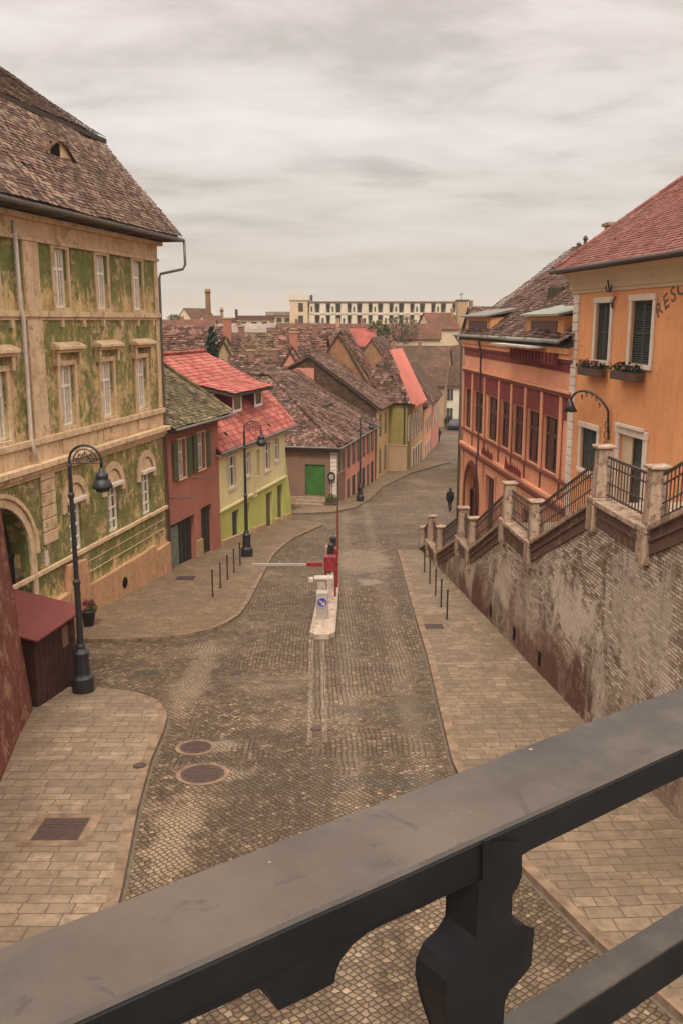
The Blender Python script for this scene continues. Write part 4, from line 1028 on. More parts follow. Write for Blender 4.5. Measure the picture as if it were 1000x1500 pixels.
hm = MB(); hm.add([ha, hc, row.P(24.4, 2.15, -7.95)], [(0, 1, 2)]); hm.add([hb, row.P(24.4, -4.2, -7.6), hc], [(0, 1, 2)]); build(hm, 'hip_roof', M['f_strip'], r)
fo = Fr(row.P(22.0, 1.7, 0), 13.2 - 90, 1); fo.n = (-row.d[0], -row.d[1])
fs = Fr(row.P(0, 1.7, 0), 13.2, 1)
build(MB().fbox(fs, 24.6, 31.8, .003, .05, -15.4, -7.6), 'facade_panel', M['yellowhouse'], r)
fs2 = Fr(fs.P(0, .05, 0), 13.2, 1)
far_windows(r, fs, 22.4, 24.4, 1, -11.2, -8.9, 1.0); far_windows(r, fs2, 24.8, 31.6, 4, -11.2, -8.9, 1.0)
far_windows(r, fs2, 24.8, 31.6, 4, -14.6, -12.4, 1.0, name='door')
build(MB().tube([fo.P(.2, .3, -6.6), fo.P(.2, .25, -12)], .07, 6), 'rain_pipe', M['iron'], r)
tag(build(MB().fbox(fo, -.1, 3.0, .2, .5, -15.2, -11.6).fbox(fo, -.15, 3.0, .15, .55, -11.597, -11.5), 'courtyard_wall', M['tanwall']), 'plain tan courtyard wall before the olive gable', 'wall')
row2 = Fr((8.75, 96.6), 10, 1)
r = gabled('townhouse', 'small orange house beyond the red roof strip near the lane end', 'house', row2, 0, 10, 0, -6, -8.6, -4.6, -16, 'salmon', 't_brown', (.3, .28, .045, 'roof_tiles', 1.5, .2), .35)
far_windows(r, row2, .5, 9.5, 4, -12.2, -10.4, .9); far_windows(r, row2, .5, 9.5, 4, -15.4, -13.2, .9, name='door')
r = gabled('townhouse', 'pale pink house just left of the white house', 'house', row2, 10.6, 22, .1, -6, -8.8, -5.0, -16.4, 'pinkhouse', 'f_brown', None, .35)
far_windows(r, Fr(row2.P(0, .1, 0), 10, 1), 11, 21.5, 4, -12.2, -10.2, 1)
# white house closing the lane
wx0 = at(646, 600, 146).x; 
fw = Fr((wx0, 146), 90, 1); fw.n = (0, -1)
r = gabled('townhouse', 'white two storey house closing the far end of the lane', 'house', fw, 0, 9, 0, -9, at(655, 562, 146).z, at(655, 536, 150).z, -16.3, 'whitehouse', 'f_brown', None, .5)
for z0, z1 in ((-15.7, -13.7), (-12.5, -10.6)): far_windows(r, fw, .3, 8.2, 4, z0, z1, .95, surr='whitehouse')
# bare street tree before it
p = gp(668, 625); t = thing('bare_tree', 'small leafless tree before the white house', 'tree', (p.x, p.y - 6, gz(p.y - 6)))
m = MB(); rnd = random.Random(3)
def branch(m, p, d, L, r, k):
    q = p + d * L; m.tube([p, (p + q) / 2 + Vector((rnd.gauss(0, L * .05), 0, rnd.gauss(0, L * .05))), q], [r, r * .8, r * .6], 5)
    if k:
        for _ in range(3):
            branch(m, q, (d + Vector((rnd.gauss(0, .5), rnd.gauss(0, .5), rnd.gauss(.1, .3)))).normalized(), L * .72, r * .6, k - 1)
tm = MB().tube([Vector(t.location), Vector(t.location) + Vector((0, 0, 3.2))], [.2, .14], 7); build(tm, 'trunk', M['bark'], t)
branch(m, Vector(t.location) + Vector((0, 0, 3.1)), Vector((.1, 0, 1)), 2.0, .12, 4); build(m, 'crown', M['bark'], t)

# ------------------------------------------------------------------ roofs of the lower town
def side_house(label, uL, uR, vr, ve, Y, W, roof, wall='tanwall', ch=(), over=.4, zb=-17.5, cat='house', skew=None):
    if skew is None: skew = 0 if Y < 88 else ((int(uL * 7 + vr * 3) % 5) - 2) * 5
    a = at(uL, vr, Y); b = at(uR, vr, Y); e = at((uL + uR) / 2, ve, Y - W)
    fr = Fr((a.x, Y - W), 90 + skew, 1); fr.n = (-math.sin(R(skew)) * -1 if False else -fr.d[1] * -1, 0)
    fr.n = (fr.d[1], -fr.d[0]);
    if fr.n[1] > 0: fr.n = (-fr.n[0], -fr.n[1])
    L = b.x - a.x; zr = a.z; ze = min(e.z, zr - W * .5)
    tl = Y < 135 and roof in TILED
    r = gabled('town_house', label, cat, fr, 0, L, 0, -2 * W, ze, zr, zb, wall, TILED[roof] if tl else roof, (.34, .3, .05, 'roof_tiles', 1.5, .25) if tl else None, over)
    for cx, h in ch: chimney(r, a.x + L * cx, Y - W * .2, zr - 1.2, zr + h * .75, .55, .5, random.choice(['brownwall', 'tanwall', 'ochregable']))
    return r, fr, L, ze
def gable_house(label, ua, va, ue, ve, Y, L, roof, wall='ochregable', skew=8, zb=-17.5, ch=()):
    a = at(ua, va, Y); e = at(ue, ve, Y); W = abs(e.x - a.x)
    fr = Fr((a.x, Y), skew, 1)
    tl = Y < 135 and roof in TILED
    r = gabled('town_house', label, 'house', fr, 0, L, W, -W, e.z, a.z, zb, wall, TILED[roof] if tl else roof, (.34, .3, .05, 'roof_tiles', 1.5, .25) if tl else None, .35)
    for k, h in ch: p = fr.P(L * k, 0, 0); chimney(r, p.x, p.y, a.z - 1, a.z + h, .7, .6)
    return r
SH = side_house
SH('long rusty tiled roof directly behind the bright red dormer roof', 225, 318, 478, 530, 92, 5.5, 'f_rust', 'tanwall', ((.1, .6),))
gable_house('brown roof with dark chimney beside the dark conifer', 330, 492, 352, 530, 84, 10, 'f_brown', 'tanwall', 20, ch=((.05, 1.5),))
SH('ochre patched roof right of the conifer', 345, 398, 487, 528, 88, 5, 'f_ochre', 'tanwall', ((.2, .7),))
SH('mottled brown roof in front of the apartment block tower', 392, 470, 488, 532, 93, 5.5, 'f_rust', 'tanwall', ((.5, .5), (.9, 1.1)))
gable_house('small dark gable with chimney above the big sagging roof', 428, 508, 455, 552, 82, 7, 'f_brown', 'pinkhouse', 10, ch=((.1, 1.2),))
SH('low long brown roof ridge left of the small dark gable', 340, 425, 520, 548, 84, 4, 'f_brown', 'tanwall', ((.35, .5), (.75, .6)))
SH('bright red roof below the left end of the apartment block', 398, 505, 480, 500, 128, 5, 'f_rust', 'tanwall', ((.3, .6),))
SH('small red roof right of the ochre gable peak', 512, 548, 481, 500, 150, 5, 'f_red', 'tanwall')
r, f_, L_, z_ = SH('wide bright red metal roof with white chimney in mid town', 562, 640, 484, 504, 186, 7, 'f_red', 'cream', ())
pp = at(608, 497, 181); chimney(r, pp.x, pp.y, pp.z - .8, pp.z + 1.0, 1.3, .8, 'white')
SH('broad brown roof behind the red roof strip', 548, 640, 506, 560, 152, 11, 'f_brown', 'tanwall', ((.3, .7), (.7, .8)))
SH('brown mottled roof above the pale pink house end', 612, 690, 508, 562, 176, 12, 'f_brown', 'tanwall', ((.35, .7),))
SH('dark brown roof above the white house', 600, 668, 532, 566, 162, 7, 'f_brown', 'pinkhouse', ((.8, .7),))
gable_house('light ochre gable peak left of the red metal roof', 545, 494, 560, 515, 130, 12, 'f_brown', 'ochregable', 10)
SH('dull pink roof with cream wall at right foot of the apartment block', 628, 668, 458, 474, 190, 6, 'f_rust', 'cream', ((.8, 1.0),))
SH('pinkish roof cluster under the square roof hut on the right', 655, 690, 470, 490, 198, 6, 'f_rust', 'cream', ((.3, 1.0), (.7, 1.2)))
SH('long brown roof between the red roofs and the brown mottled roof', 640, 700, 488, 510, 190, 6, 'f_rust', 'tanwall', ((.5, .8),))
SH('thin dark roof line crossing behind the conifer', 318, 400, 474, 492, 150, 5, 'f_grey', 'tanwall', ((.4, .5),))
SH('brown roof band under the tower of the apartment block', 400, 470, 473, 486, 165, 5, 'f_rust', 'tanwall', ((.5, .8),))
SH('brown roof band left of the red metal roof, before the block', 470, 570, 474, 490, 158, 5, 'f_rust', 'tanwall', ((.25, 1.0), (.6, 1.0), (.85, .7)))
SH('rusty roof band under the right half of the apartment block', 568, 640, 474, 486, 175, 5, 'f_rust', 'cream', ((.5, .8),))
SH('rusty far roof at left behind the tall brick chimney', 225, 312, 468, 480, 170, 5, 'f_rust', 'cream', ((.5, .6),))
gable_house('pale far house with pink hip roof left of the tall brick chimney', 270, 451, 284, 468, 260, 14, 'f_rust', 'cream', 20)
gable_house('pale far house partly behind the tall brick chimney', 296, 462, 312, 476, 230, 10, 'f_rust', 'cream', 20)
# pale factory halls and chimneys on the skyline
def factory(label, u0, u1, vt, vb, Y, roof, rows=1):
    a, b = at(u0, vt, Y), at(u1, vt, Y); fr = Fr((a.x, Y), 90, 1); fr.n = (0, -1); L = b.x - a.x
    t = thing('factory_hall', label, 'factory', (a.x + L / 2, Y, -17))
    build(MB().fbox(fr, 0, L, -12, 0, -17.5, a.z), 'wall', M['cream'], t)
    build(MB().fbox(fr, -.5, L + .5, -12.5, .5, a.z + .003, a.z + 1.0), 'roof', M[roof], t)
    for k in range(rows):
        z = a.z - 1.2 - k * 2.4
        for i in range(max(3, int(L / 3))):
            s = L * (i + .5) / max(3, int(L / 3)); build(MB().fbox(fr, s - .7, s + .7, .003, .05, z - .6, z + .6), 'window', M['glass'], t)
    return t
factory('low pale hall with dull red roof left of the apartment block', 350, 395, 468, 482, 240, 'f_rust', 1)
factory('pale two row office wing touching the apartment block on its left', 392, 426, 462, 482, 255, 'f_grey', 2)
factory('tiny pink roofed hall between the two small chimneys', 318, 346, 471, 482, 250, 'f_rust', 1)
for lab, u, vt, Y, w, mt in (('tall brick factory chimney on the left skyline', 304.5, 423, 235, .62, 'ochregable'), ('short pale chimney just right of the tall brick one', 325, 450, 240, .4, 'tanwall'), ('thin dark chimney left of the pale factory hall', 346.5, 453, 220, .3, 'under')):
    a = at(u, vt, Y); t = thing('factory_chimney', lab, 'chimney', (a.x, Y, -17))
    build(MB().lathe((a.x, Y, -17), [(w * 1.5, 0), (w, a.z + 16), (w * 1.15, a.z + 16.2), (w * 1.15, a.z + 17)], 12), 'shaft', M[mt], t, True)
    build(MB().lathe((a.x, Y, a.z), [(w * 1.2, -1.1), (w * 1.3, -.9), (w * 1.2, -.7)], 12), 'collar', M['under'], t)
# apartment block
def block():
    Y = 250.; a, b = at(427, 443, Y), at(668, 444, Y); fr = Fr((a.x, Y), 90, 1); fr.n = (0, -1); L = b.x - a.x; zt = a.z
    t = thing('apartment_block', 'long pale concrete apartment block with stair tower on the skyline', 'apartment block', (a.x + L / 2, Y, -17))
    build(MB().fbox(fr, 0, L, -12, -1.2, -17.5, zt), 'wall', M['panel'], t)
    build(MB().fbox(fr, -.3, L + .3, -12.3, .3, zt + .003, zt + .3), 'roof', M['brownwall'], t)
    n = 14; x0 = 4.8; bw = (L - x0) / n
    k = 0
    for i in range(n):
        s = x0 + i * bw
        pw = bw * (.58 if i % 2 else .5)
        build(MB().fbox(fr, s, s + pw, -1.195, 0, -17.5, zt - .15), 'facade_bay', M['panel'], t)
        for f in range(3):
            z1 = zt - .5 - f * 3.0
            build(MB().fbox(fr, s + pw + .2, s + bw - .2, -1.19, -1.1, z1 - 2.1, z1), 'window', M['glass_red' if (i + f) % 3 else 'shutter'], t)
            if (i + f) % 2 == 0: build(MB().fbox(fr, s + pw * .3, s + pw * .62, .003, .06, z1 - 1.9, z1 - .6), 'window', M['glass'], t)
            build(MB().fbox(fr, s + pw, s + bw, -1.19, -.1, z1 - 2.75, z1 - 2.15), 'balcony', M['panel'], t)
            build(MB().fbox(fr, s, s + pw, .003, .12, z1 - 2.6, z1 - 2.45), 'string_course', M['tanwall'], t)
    tz = at(437, 433, Y - 1).z
    w = build(MB().fbox(fr, -.4, 4.4, -8, 1.2, -17.5, tz - 1.2), 'stair_tower', M['cream'], t)
    build(MB().fbox(fr, -.8, 4.8, -8.3, 1.5, tz - 1.19, tz), 'tower_cap', M['panel'], w)
    for f in range(4): build(MB().fbox(fr, 1.9, 3.2, 1.203, 1.26, tz - 4.2 - f * 3.3, tz - 1.9 - f * 3.3), 'tower_window', M['glass'], w)
    build(MB().fbox(fr, 5.0, 5.6, -3, -2, zt + .45, zt + 2.0), 'vent', M['under'], t)
block()
a = at(668, 441, 192)
t = thing('roof_hut', 'square pale roof hut with aerials above the right hand roofs', 'building', (a.x, 191, -3.5))
build(MB().box(a.x, a.x + 2.1, 190, 193, -4.5, a.z), 'wall', M['tanwall'], t); build(MB().box(a.x - .2, a.x + 2.3, 189.8, 193.2, a.z, a.z + .25), 'roof', M['under'], t)
build(MB().box(a.x + 2.4, a.x + 3.1, 190, 191, -4.5, a.z + .1), 'chimney', M['brownwall'], t)
build(MB().tube([(a.x + .8, 191, a.z + .25), (a.x + .8, 191, a.z + 1.7)], .06, 5).box(a.x + .3, a.x + 1.3, 190.95, 191.05, a.z + 1.3, a.z + 1.4), 'aerial', M['iron'], t)
# conifer
p = at(307, 482, 80); t = thing('conifer', 'dark conifer rising behind the bright red roof', 'tree', (p.x, 80, -14.2))
build(MB().tube([(p.x, 80, -14.5), (p.x, 80, p.z - .3)], [.25, .05], 8), 'trunk', M['bark'], t)
build(leaves((p.x + .2, 80, (p.z - 12) / 2 + .3), 2.3, 2.3, (p.z + 12) / 2, 9000, .34, 5, 'cone'), 'crown', M['needle'], t)
for lab, u, v, Y, rr, mt, sd in (('dark green treetop before the middle of the apartment block', 554, 480, 150, 1.6, 'leaf', 1), ('brownish bare treetop before the block, right of the dark one', 588, 476, 170, 2.6, 'treetop', 2), ('dark treetop at far left beside the pale house', 256, 468, 200, 1.6, 'leaf', 3)):
    p = at(u, v, Y); t = thing('broadleaf_tree', lab, 'tree', (p.x, Y, -16.5))
    build(MB().tube([(p.x, Y, -16.6), (p.x, Y, p.z)], [.3, .1], 6), 'trunk', M['bark'], t)
    build(leaves((p.x, Y, p.z - rr * .3), rr * 1.3, rr, rr, 700, .25, sd), 'crown', M[mt], t)

# ------------------------------------------------------------------ salmon building (right)
PK = Fr((7.45, 55.57), 175.5, -1)
def salmon_building():
    fr = PK
    root = thing('townhouse', 'long salmon house with maroon trim and tall paired windows on the right', 'house', fr.P(10, 0, -12))
    L = 20.0
    us = [(680, 691), (693.5, 706), (714, 730), (733.5, 748.5), (752, 769), (773, 793), (797, 820)]
    ws = []
    for a, b in us: ws.append((fr.sz(a, 600)[0], fr.sz(b, 600)[0]))
    arch = (1.05, 4.5, -13.5, -8.3)
    d1 = (6.4, 8.3, -13.5, -8.2)
    low = [(10.2, 11.9, -10.6, -8.5), (13.6, 15.2, -10.2, -8.6), (16.6, 18.2, -9.8, -8.6)]
    holes = [(a, b, -6.3, -3.95) for a, b in ws] + [arch, d1] + low
    m = MB().wall(fr, 0, L, -13.5, -1.0, holes, .3)
    cs, r_ = 2.775, 1.725
    n = 14
    for i in range(n):
        a0, a1 = math.pi * i / n, math.pi * (i + 1) / n
        p = lambda a, o=0: fr.P(cs + r_ * math.cos(a), o, -10.02 + r_ * math.sin(a))
        t0 = fr.P(cs + r_ * math.cos(a0), 0, -8.3); t1 = fr.P(cs + r_ * math.cos(a1), 0, -8.3)
        m.quad(p(a0), p(a1), t1, t0); m.quad(p(a0), p(a1), p(a1, -.5), p(a0, -.5))
    for s in (0, L): m.quad(fr.P(s, 0, -13.5), fr.P(s, -10, -13.5), fr.P(s, -10, -1), fr.P(s, 0, -1))
    m.quad(fr.P(0, -10, -13.5), fr.P(L, -10, -13.5), fr.P(L, -10, -1), fr.P(0, -10, -1))
    for s in (0, L): m.add([fr.P(s, 0, -1), fr.P(s, -6, 3.6), fr.P(s, -10, -1)], [(0, 1, 2)])
    build(m, 'wall', M['salmon'], root)
    def band(z0, z1, o, mat, nm='string_course', s0=-.05, s1=L - .02): return build(MB().fbox(fr, s0, s1, .003, o, z0, z1), nm, M[mat], root, bevel=.012)
    band(-1.28, -1.0, .32, 'oranged', 'cornice'); band(-1.5, -1.283, .2, 'salmon', 'cornice'); band(-1.62, -1.503, .14, 'maroon_trim', 'frieze'); band(-2.0, -1.623, .06, 'maroon', 'frieze')
    band(-2.82, -2.72, .2, 'salmon', 'cornice'); band(-2.98, -2.823, .14, 'maroon_trim', 'cornice')
    band(-3.9, -2.983, .045, 'maroon', 'blind_band', .3, L - .6)
    band(-6.46, -6.33, .16, 'maroon_trim', 'sill_band'); band(-7.35, -7.2, .22, 'salmon', 'cornice'); band(-7.52, -7.353, .3, 'maroon_trim', 'cornice'); band(-7.7, -7.523, .12, 'maroon', 'cornice')
    # dentils
    s = 11.8
    while s < 18.4: build(MB().fbox(fr, s, s + .25, .2, .42, -1.75, -1.3), 'bracket', M['maroon'], root); s += .5
    for a, b in ws:
        window(root, fr, a, b, -6.3, -3.95, dep=.12, frame='dframe', style='tall', curtain=False, fw=.12)
    # pilasters between windows and thin division strips under them
    mids = [(ws[0][0] - .18)] + [(ws[i][1] + ws[i + 1][0]) / 2 for i in range(6)] + [ws[6][1] + .3]
    for s in mids: build(MB().fbox(fr, s - .14, s + .14, .047, .12, -6.33, -3.0), 'pilaster', M['salmon'], root, bevel=.01)
    for s in mids[1:]: build(MB().fbox(fr, s - .05, s + .05, .003, .05, -7.19, -6.47), 'strip', M['maroon_trim'], root)
    # arch surround and its gate
    build(MB().arch(fr, cs, -10.02, r_ + .003, r_ + .25, .003, .1).fbox(fr, cs - r_ - .25, cs - r_ - .003, .003, .1, -13.3, -10.02).fbox(fr, cs + r_ + .003, cs + r_ + .25, .003, .1, -13.3, -10.02), 'gate_surround', M['maroon_trim'], root)
    gm = MB().quad(fr.P(.8, -.5, -13.5), fr.P(4.8, -.5, -13.5), fr.P(4.8, -.5, -8.2), fr.P(.8, -.5, -8.2)); gm.fbox(fr, 1, 4.6, -.49, -.4, -10.1, -9.95); gm.fbox(fr, 2.72, 2.82, -.49, -.42, -13, -8.4)
    build(gm, 'gate', M['maroon_trim'], root)
    build(MB().fbox(fr, 6.4, 8.3, -.2, -.14, -13.5, -8.2).fbox(fr, 7.3, 7.4, -.138, -.1, -13.4, -8.3), 'door', M['dframe'], root)
    surround(root, fr, 6.4, 8.3, -13.3, -8.2, .2, 'salmon', .06, False, 'door_surround')
    for h in low: window(root, fr, h[0], h[1], h[2], h[3], frame='dframe', curtain=False, style='tall')
    for s in (.1, 5.4): build(MB().fbox(fr, s, s + .35, .003, .1, -13.3, -7.71), 'pilaster', M['salmon'], root)
    # gutter, pipes
    build(MB().tube([fr.P(-1.0, .5, -.86), fr.P(L - .6, .5, -.8)], .09, 8), 'gutter', M['copper'], root, True)
    build(MB().tube([fr.P(5.35, .5, -.9), fr.P(5.3, .28, -1.7), fr.P(5.3, .28, -7.2), fr.P(5.28, .35, -7.5), fr.P(5.28, .2, -12.8)], .055, 8), 'rain_pipe', M['iron_rust'], root, True)
    build(MB().tube([fr.P(-.6, .5, -.95), fr.P(-.25, .2, -1.5), fr.P(-.2, .18, -12.6)], .07, 8), 'rain_pipe', M['gutter'], root, True)
    # lettering strip over the ground floor
    sm = MB(); rnd = random.Random(8); s = 6.2
    while s < 13.8:
        if not 8.6 < s < 11.0:
            h = rnd.uniform(.3, .62); z0 = -7.15
            pts = [fr.P(s, .28, z0), fr.P(s + .1, .28, z0 + h), fr.P(s + .25, .28, z0 + h * .7), fr.P(s + .2, .28, z0 + .08), fr.P(s + .38, .28, z0 + .05)]
            sm.tube(pts, .035, 5)
        s += .42
    build(sm, 'lettering', M['maroon'], root)
    # roof and two low dormers
    tile_roof([fr.P(-.3, .5, -.85), fr.P(L, .5, -.8), fr.P(L, -6.3, 4.3), fr.P(-.3, -6.3, 4.3)], M['t_brown'], root, .2, .19, .035, sag=.2, jit=1.6)
    build(MB().hexa([fr.P(-.3, -6.3, 4.1), fr.P(L, -6.3, 4.1), fr.P(L, -10.4, -.9), fr.P(-.3, -10.4, -.9), fr.P(-.3, -6.3, 4.3), fr.P(L, -6.3, 4.3), fr.P(L, -10.4, -.7), fr.P(-.3, -10.4, -.7)]), 'roof', M['f_brown'], root)
    for a, b, mt in ((.2, 6.3, 'gutter'), (13.2, 18.6, 'copper')):
        d_ = build(MB().fbox(fr, a, b, -2.2, .05, -.75, .2), 'dormer', M['oranged'], root)
        build(MB().fbox(fr, a + .8, b - .8, .053, .08, -.45, .0), 'window', M['dframe'], d_)
        build(MB().hexa([fr.P(a - .2, .35, .2), fr.P(b + .2, .35, .2), fr.P(b + .1, -2.6, .75), fr.P(a - .1, -2.6, .75), fr.P(a - .2, .35, .28), fr.P(b + .2, .35, .28), fr.P(b + .1, -2.6, .95), fr.P(a - .1, -2.6, .95)]), 'dormer_roof', M[mt], d_)
    build(MB().fbox(fr, 9.5, 10.2, -3, -2, .5, 1.6), 'roof_hatch', M['under'], root)
    build(MB().fbox(fr, 10.8, 17.2, .3, 1.1, -1.12, -1.04), 'awning', M['whitepaint'], root)
salmon_building()
# roof beyond the salmon building, with a chimney head
t = SH('dull red roof just behind the salmon house dormers', 688, 760, 449, 478, 85, 6, 'f_rust', 'tanwall')

# ------------------------------------------------------------------ orange building (right)
OG = Fr((9.02, 35.57), 173.5, -1)
def orange_building():
    fr = OG
    root = thing('townhouse', 'bright orange house with dark shutters, white trim and plum tiled roof', 'house', fr.P(5, 0, -8))
    w1 = (1.95, 3.2, -1.38, .62); w2 = (4.98, 6.5, -1.38, .64); w3 = (1.1, 2.65, -5.5, -3.93); dr = (4.62, 6.5, -7.5, -3.75)
    m = MB().wall(fr, 0, 12, -10.5, 1.6, [w1, w2, w3, dr], .3)
    m.quad(fr.P(0, 0, -10.5), fr.P(0, -9, -10.5), fr.P(0, -9, 1.6), fr.P(0, 0, 1.6)); m.add([fr.P(0, 0, 1.6), fr.P(0, -5, 5.5), fr.P(0, -9, 1.6)], [(0, 1, 2)])
    m.quad(fr.P(12, 0, -10.5), fr.P(12, -9, -10.5), fr.P(12, -9, 1.6), fr.P(12, 0, 1.6)); m.quad(fr.P(0, -9, -10.5), fr.P(12, -9, -10.5), fr.P(12, -9, 1.6), fr.P(0, -9, 1.6))
    build(m, 'wall', M['orange'], root)
    # coved cornice
    c = MB(); pr = [(.003, 1.0), (.06, 1.02), (.06, 1.12), (.1, 1.14), (.16, 1.3), (.3, 1.55), (.5, 1.72), (.72, 1.8), (.72, 1.86), (.003, 1.86)]
    n = len(pr); b = len(c.v)
    for s in (-.45, 12.2):
        for o, z in pr: c.v.append(tuple(fr.P(s, o, z)))
    c.f.append(tuple(range(n))); c.f.append(tuple(range(2 * n - 1, n - 1, -1)))
    for i in range(n): j = (i + 1) % n; c.f.append((i, j, n + j, n + i))
    build(c, 'cornice', M['cream'], root)
    q = MB(); z = -10.4
    while z < .8: q.fbox(fr, -.35, .2, -.05, .06, z, min(z + .32, .98)); z += .345
    build(q, 'quoin_strip', M['white'], root, bevel=.015)
    build(MB().tube([fr.P(-.9, .84, 1.84), fr.P(12, .84, 1.84)], .08, 8), 'gutter', M['iron_rust'], root, True)
    for i, w in enumerate((w1, w2, w3)):
        x = shutters(root, fr, *w, o=-.06)
        surround(x, fr, *w, .2, 'white', .06)
    # doorway, half open pale leaf and dark glazed leaf
    surround(root, fr, *dr, .26, 'white', .07, False, 'door_surround')
    build(MB().fbox(fr, 4.5, 6.6, .07, .2, -3.49, -3.4), 'door_hood', M['white'], root)
    build(MB().fbox(fr, 4.62, 5.45, -.12, -.07, -7.4, -3.76), 'door_leaf', M['cream'], root, label='pale open door leaf')
    d = build(MB().fbox(fr, 5.46, 6.5, -.25, -.18, -7.4, -3.76).fbox(fr, 5.95, 6.01, -.178, -.15, -7.3, -3.9).fbox(fr, 5.46, 6.5, -.178, -.15, -4.75, -4.6), 'door_leaf', M['shutter'], root)
    # iron tie plates on the cornice
    s, z = fr.sz(901, 420); mm = MB()
    mm.tube([fr.P(s, .3, z + .22), fr.P(s, .2, z - .2)], .03, 6)
    for sg in (-1, 1): mm.tube([fr.P(s, .2, z - .1), fr.P(s + sg * .14, .22, z - .16), fr.P(s + sg * .22, .25, z - .08), fr.P(s + sg * .22, .25, z + .04)], .028, 6)
    build(mm, 'iron_ornament', M['iron'], root)
    mm = MB(); z2 = z - .52
    for sg in (-.14, .14): mm.tube([fr.P(s + sg, .05, z2 + .2), fr.P(s + sg * .6, .1, z2), fr.P(s, .08, z2 - .2)], .025, 6)
    build(mm, 'iron_ornament', M['iron'], root)
    # painted name rising along the wall
    word = 'RESCH'; s0, z0 = 7.0, .16
    for i, ch in enumerate(word):
        ang = R(33 - i * 5); text_mesh(ch, .66, fr, s0 + i * .42, z0 + i * .23 - i * i * .012, .012, ang, 'door_brown', root, 'lettering', ext=.006)
    # roof
    tile_roof([fr.P(-.75, .78, 1.9), fr.P(12.3, .78, 1.9), fr.P(12.3, -5.2, 6.05), fr.P(-.75, -5.2, 6.05)], M['t_orange'], root, .2, .17, .026, sag=.05, jit=.8)
    build(MB().hexa([fr.P(-.75, -5.2, 5.9), fr.P(12.3, -5.2, 5.9), fr.P(12.3, -9.5, 1.5), fr.P(-.75, -9.5, 1.5), fr.P(-.75, -5.2, 6.05), fr.P(12.3, -5.2, 6.05), fr.P(12.3, -9.5, 1.7), fr.P(-.75, -9.5, 1.7)]), 'roof', M['f_rust'], root)
    ridge_caps(fr.P(-.72, .78, 1.97), fr.P(-.72, -5.2, 6.1), M['t_orange'], root, .09)
orange_building()
# chimneys seen past the verge belong to the house behind
def back_chimney(lab, u, v0, v1, Y, w, pots):
    p = at(u, v1, Y); t = thing('chimney_stack', lab, 'chimney', (p.x, Y, at(u, v1, Y).z))
    top = at(u, v0, Y).z; bot = at(u, v1, Y).z - 2.5
    build(MB().box(p.x - w / 2, p.x + w / 2, Y - .4, Y + .4, bot, top), 'stack', M['tanwall'], t, bevel=.02)
    build(MB().box(p.x - w / 2 - .1, p.x + w / 2 + .1, Y - .5, Y + .5, top, top + .12), 'cap', M['stone'], t)
    for dx, h in pots: build(MB().lathe((p.x + dx, Y, top + .12), [(.1, 0), (.08, h * .7), (.13, h * .8), (.05, h)], 8), 'pot', M['iron_rust'], t)
back_chimney('squat chimney with dark iron cowl between salmon and orange roofs', 853, 372, 392, 44, .95, ((.05, .7), (-.25, .4)))
back_chimney('broad capped chimney rising behind the plum tiled roof', 907, 331, 352, 40, 1.15, ())
def flower_box(lab, s, z):
    t = thing('flower_box', lab, 'flower box', OG.P(s, .2, z)); w = .95
    build(MB().fbox(OG, s - w, s + w, .1, .42, z, z + .28), 'trough', M['wood'], t, bevel=.02)
    c = OG.P(s, .28, z + .34); rnd = random.Random(int(s * 10)); 
    for nm, mt, n in (('foliage', 'needle', 320), ('blossom', 'flower', 60)):
        m = MB()
        for _ in range(n):
            q = OG.P(s + rnd.uniform(-w, w), .27 + rnd.gauss(0, .1), z + .3 + abs(rnd.gauss(0, .1)) + (.05 if nm == 'blossom' else 0)); b = Vector((rnd.gauss(0, 1), rnd.gauss(0, 1), rnd.gauss(0, 1))).normalized(); a = b.orthogonal(); k = .045
            m.add([q - a * k, q + b.cross(a) * k * .7, q + a * k, q - b.cross(a) * k * .7], [(0, 1, 2, 3)])
        build(m, nm, M[mt], t)
flower_box('dark flower box under the first orange house window beside the white quoins', 2.3, -1.95)
flower_box('dark flower box with pink blossoms under the shuttered window nearest the painted name', 5.35, -1.92)
# curved wall lamp
t = thing('wall_lamp', 'black swan neck lamp with bell shade on the orange wall', 'lamp', OG.P(3.7, 0, -3.3))
pts = [OG.P(3.75, .06, -4.1), OG.P(3.75, .12, -3.2)]
for i in range(13):
    a = math.pi * (i / 12) * .93; pts.append(OG.P(2.55 + 1.2 * math.cos(a), .12 + .5 * math.sin(a * .6), -3.1 + .62 * math.sin(a)))
build(MB().tube(pts, .04, 8), 'arm', M['iron'], t, True)
e = pts[-1]; build(MB().tube([e + Vector((0, 0, .08)), e, e - Vector((0, 0, .12)), e - Vector((0, 0, .36))], [.03, .09, .12, .27], 14), 'shade', M['iron'], t, True)
m = MB()
for k in range(3):
    c = (3.65, -3.6 - .35 * k); m.tube([OG.P(c[0] + .16 * math.cos(g * .6), .1, c[1] + .14 * math.sin(g * .6)) for g in range(9)], .018, 5)
for k in range(5):
    a = .4 + k * .5; c = OG.P(2.55 + 1.02 * math.cos(a), .35, -3.1 + .5 * math.sin(a)); m.tube([c + Vector((0, .09 * math.cos(g), .09 * math.sin(g))) for g in range(6)], .016, 5)
build(m, 'scrollwork', M['iron'], t)

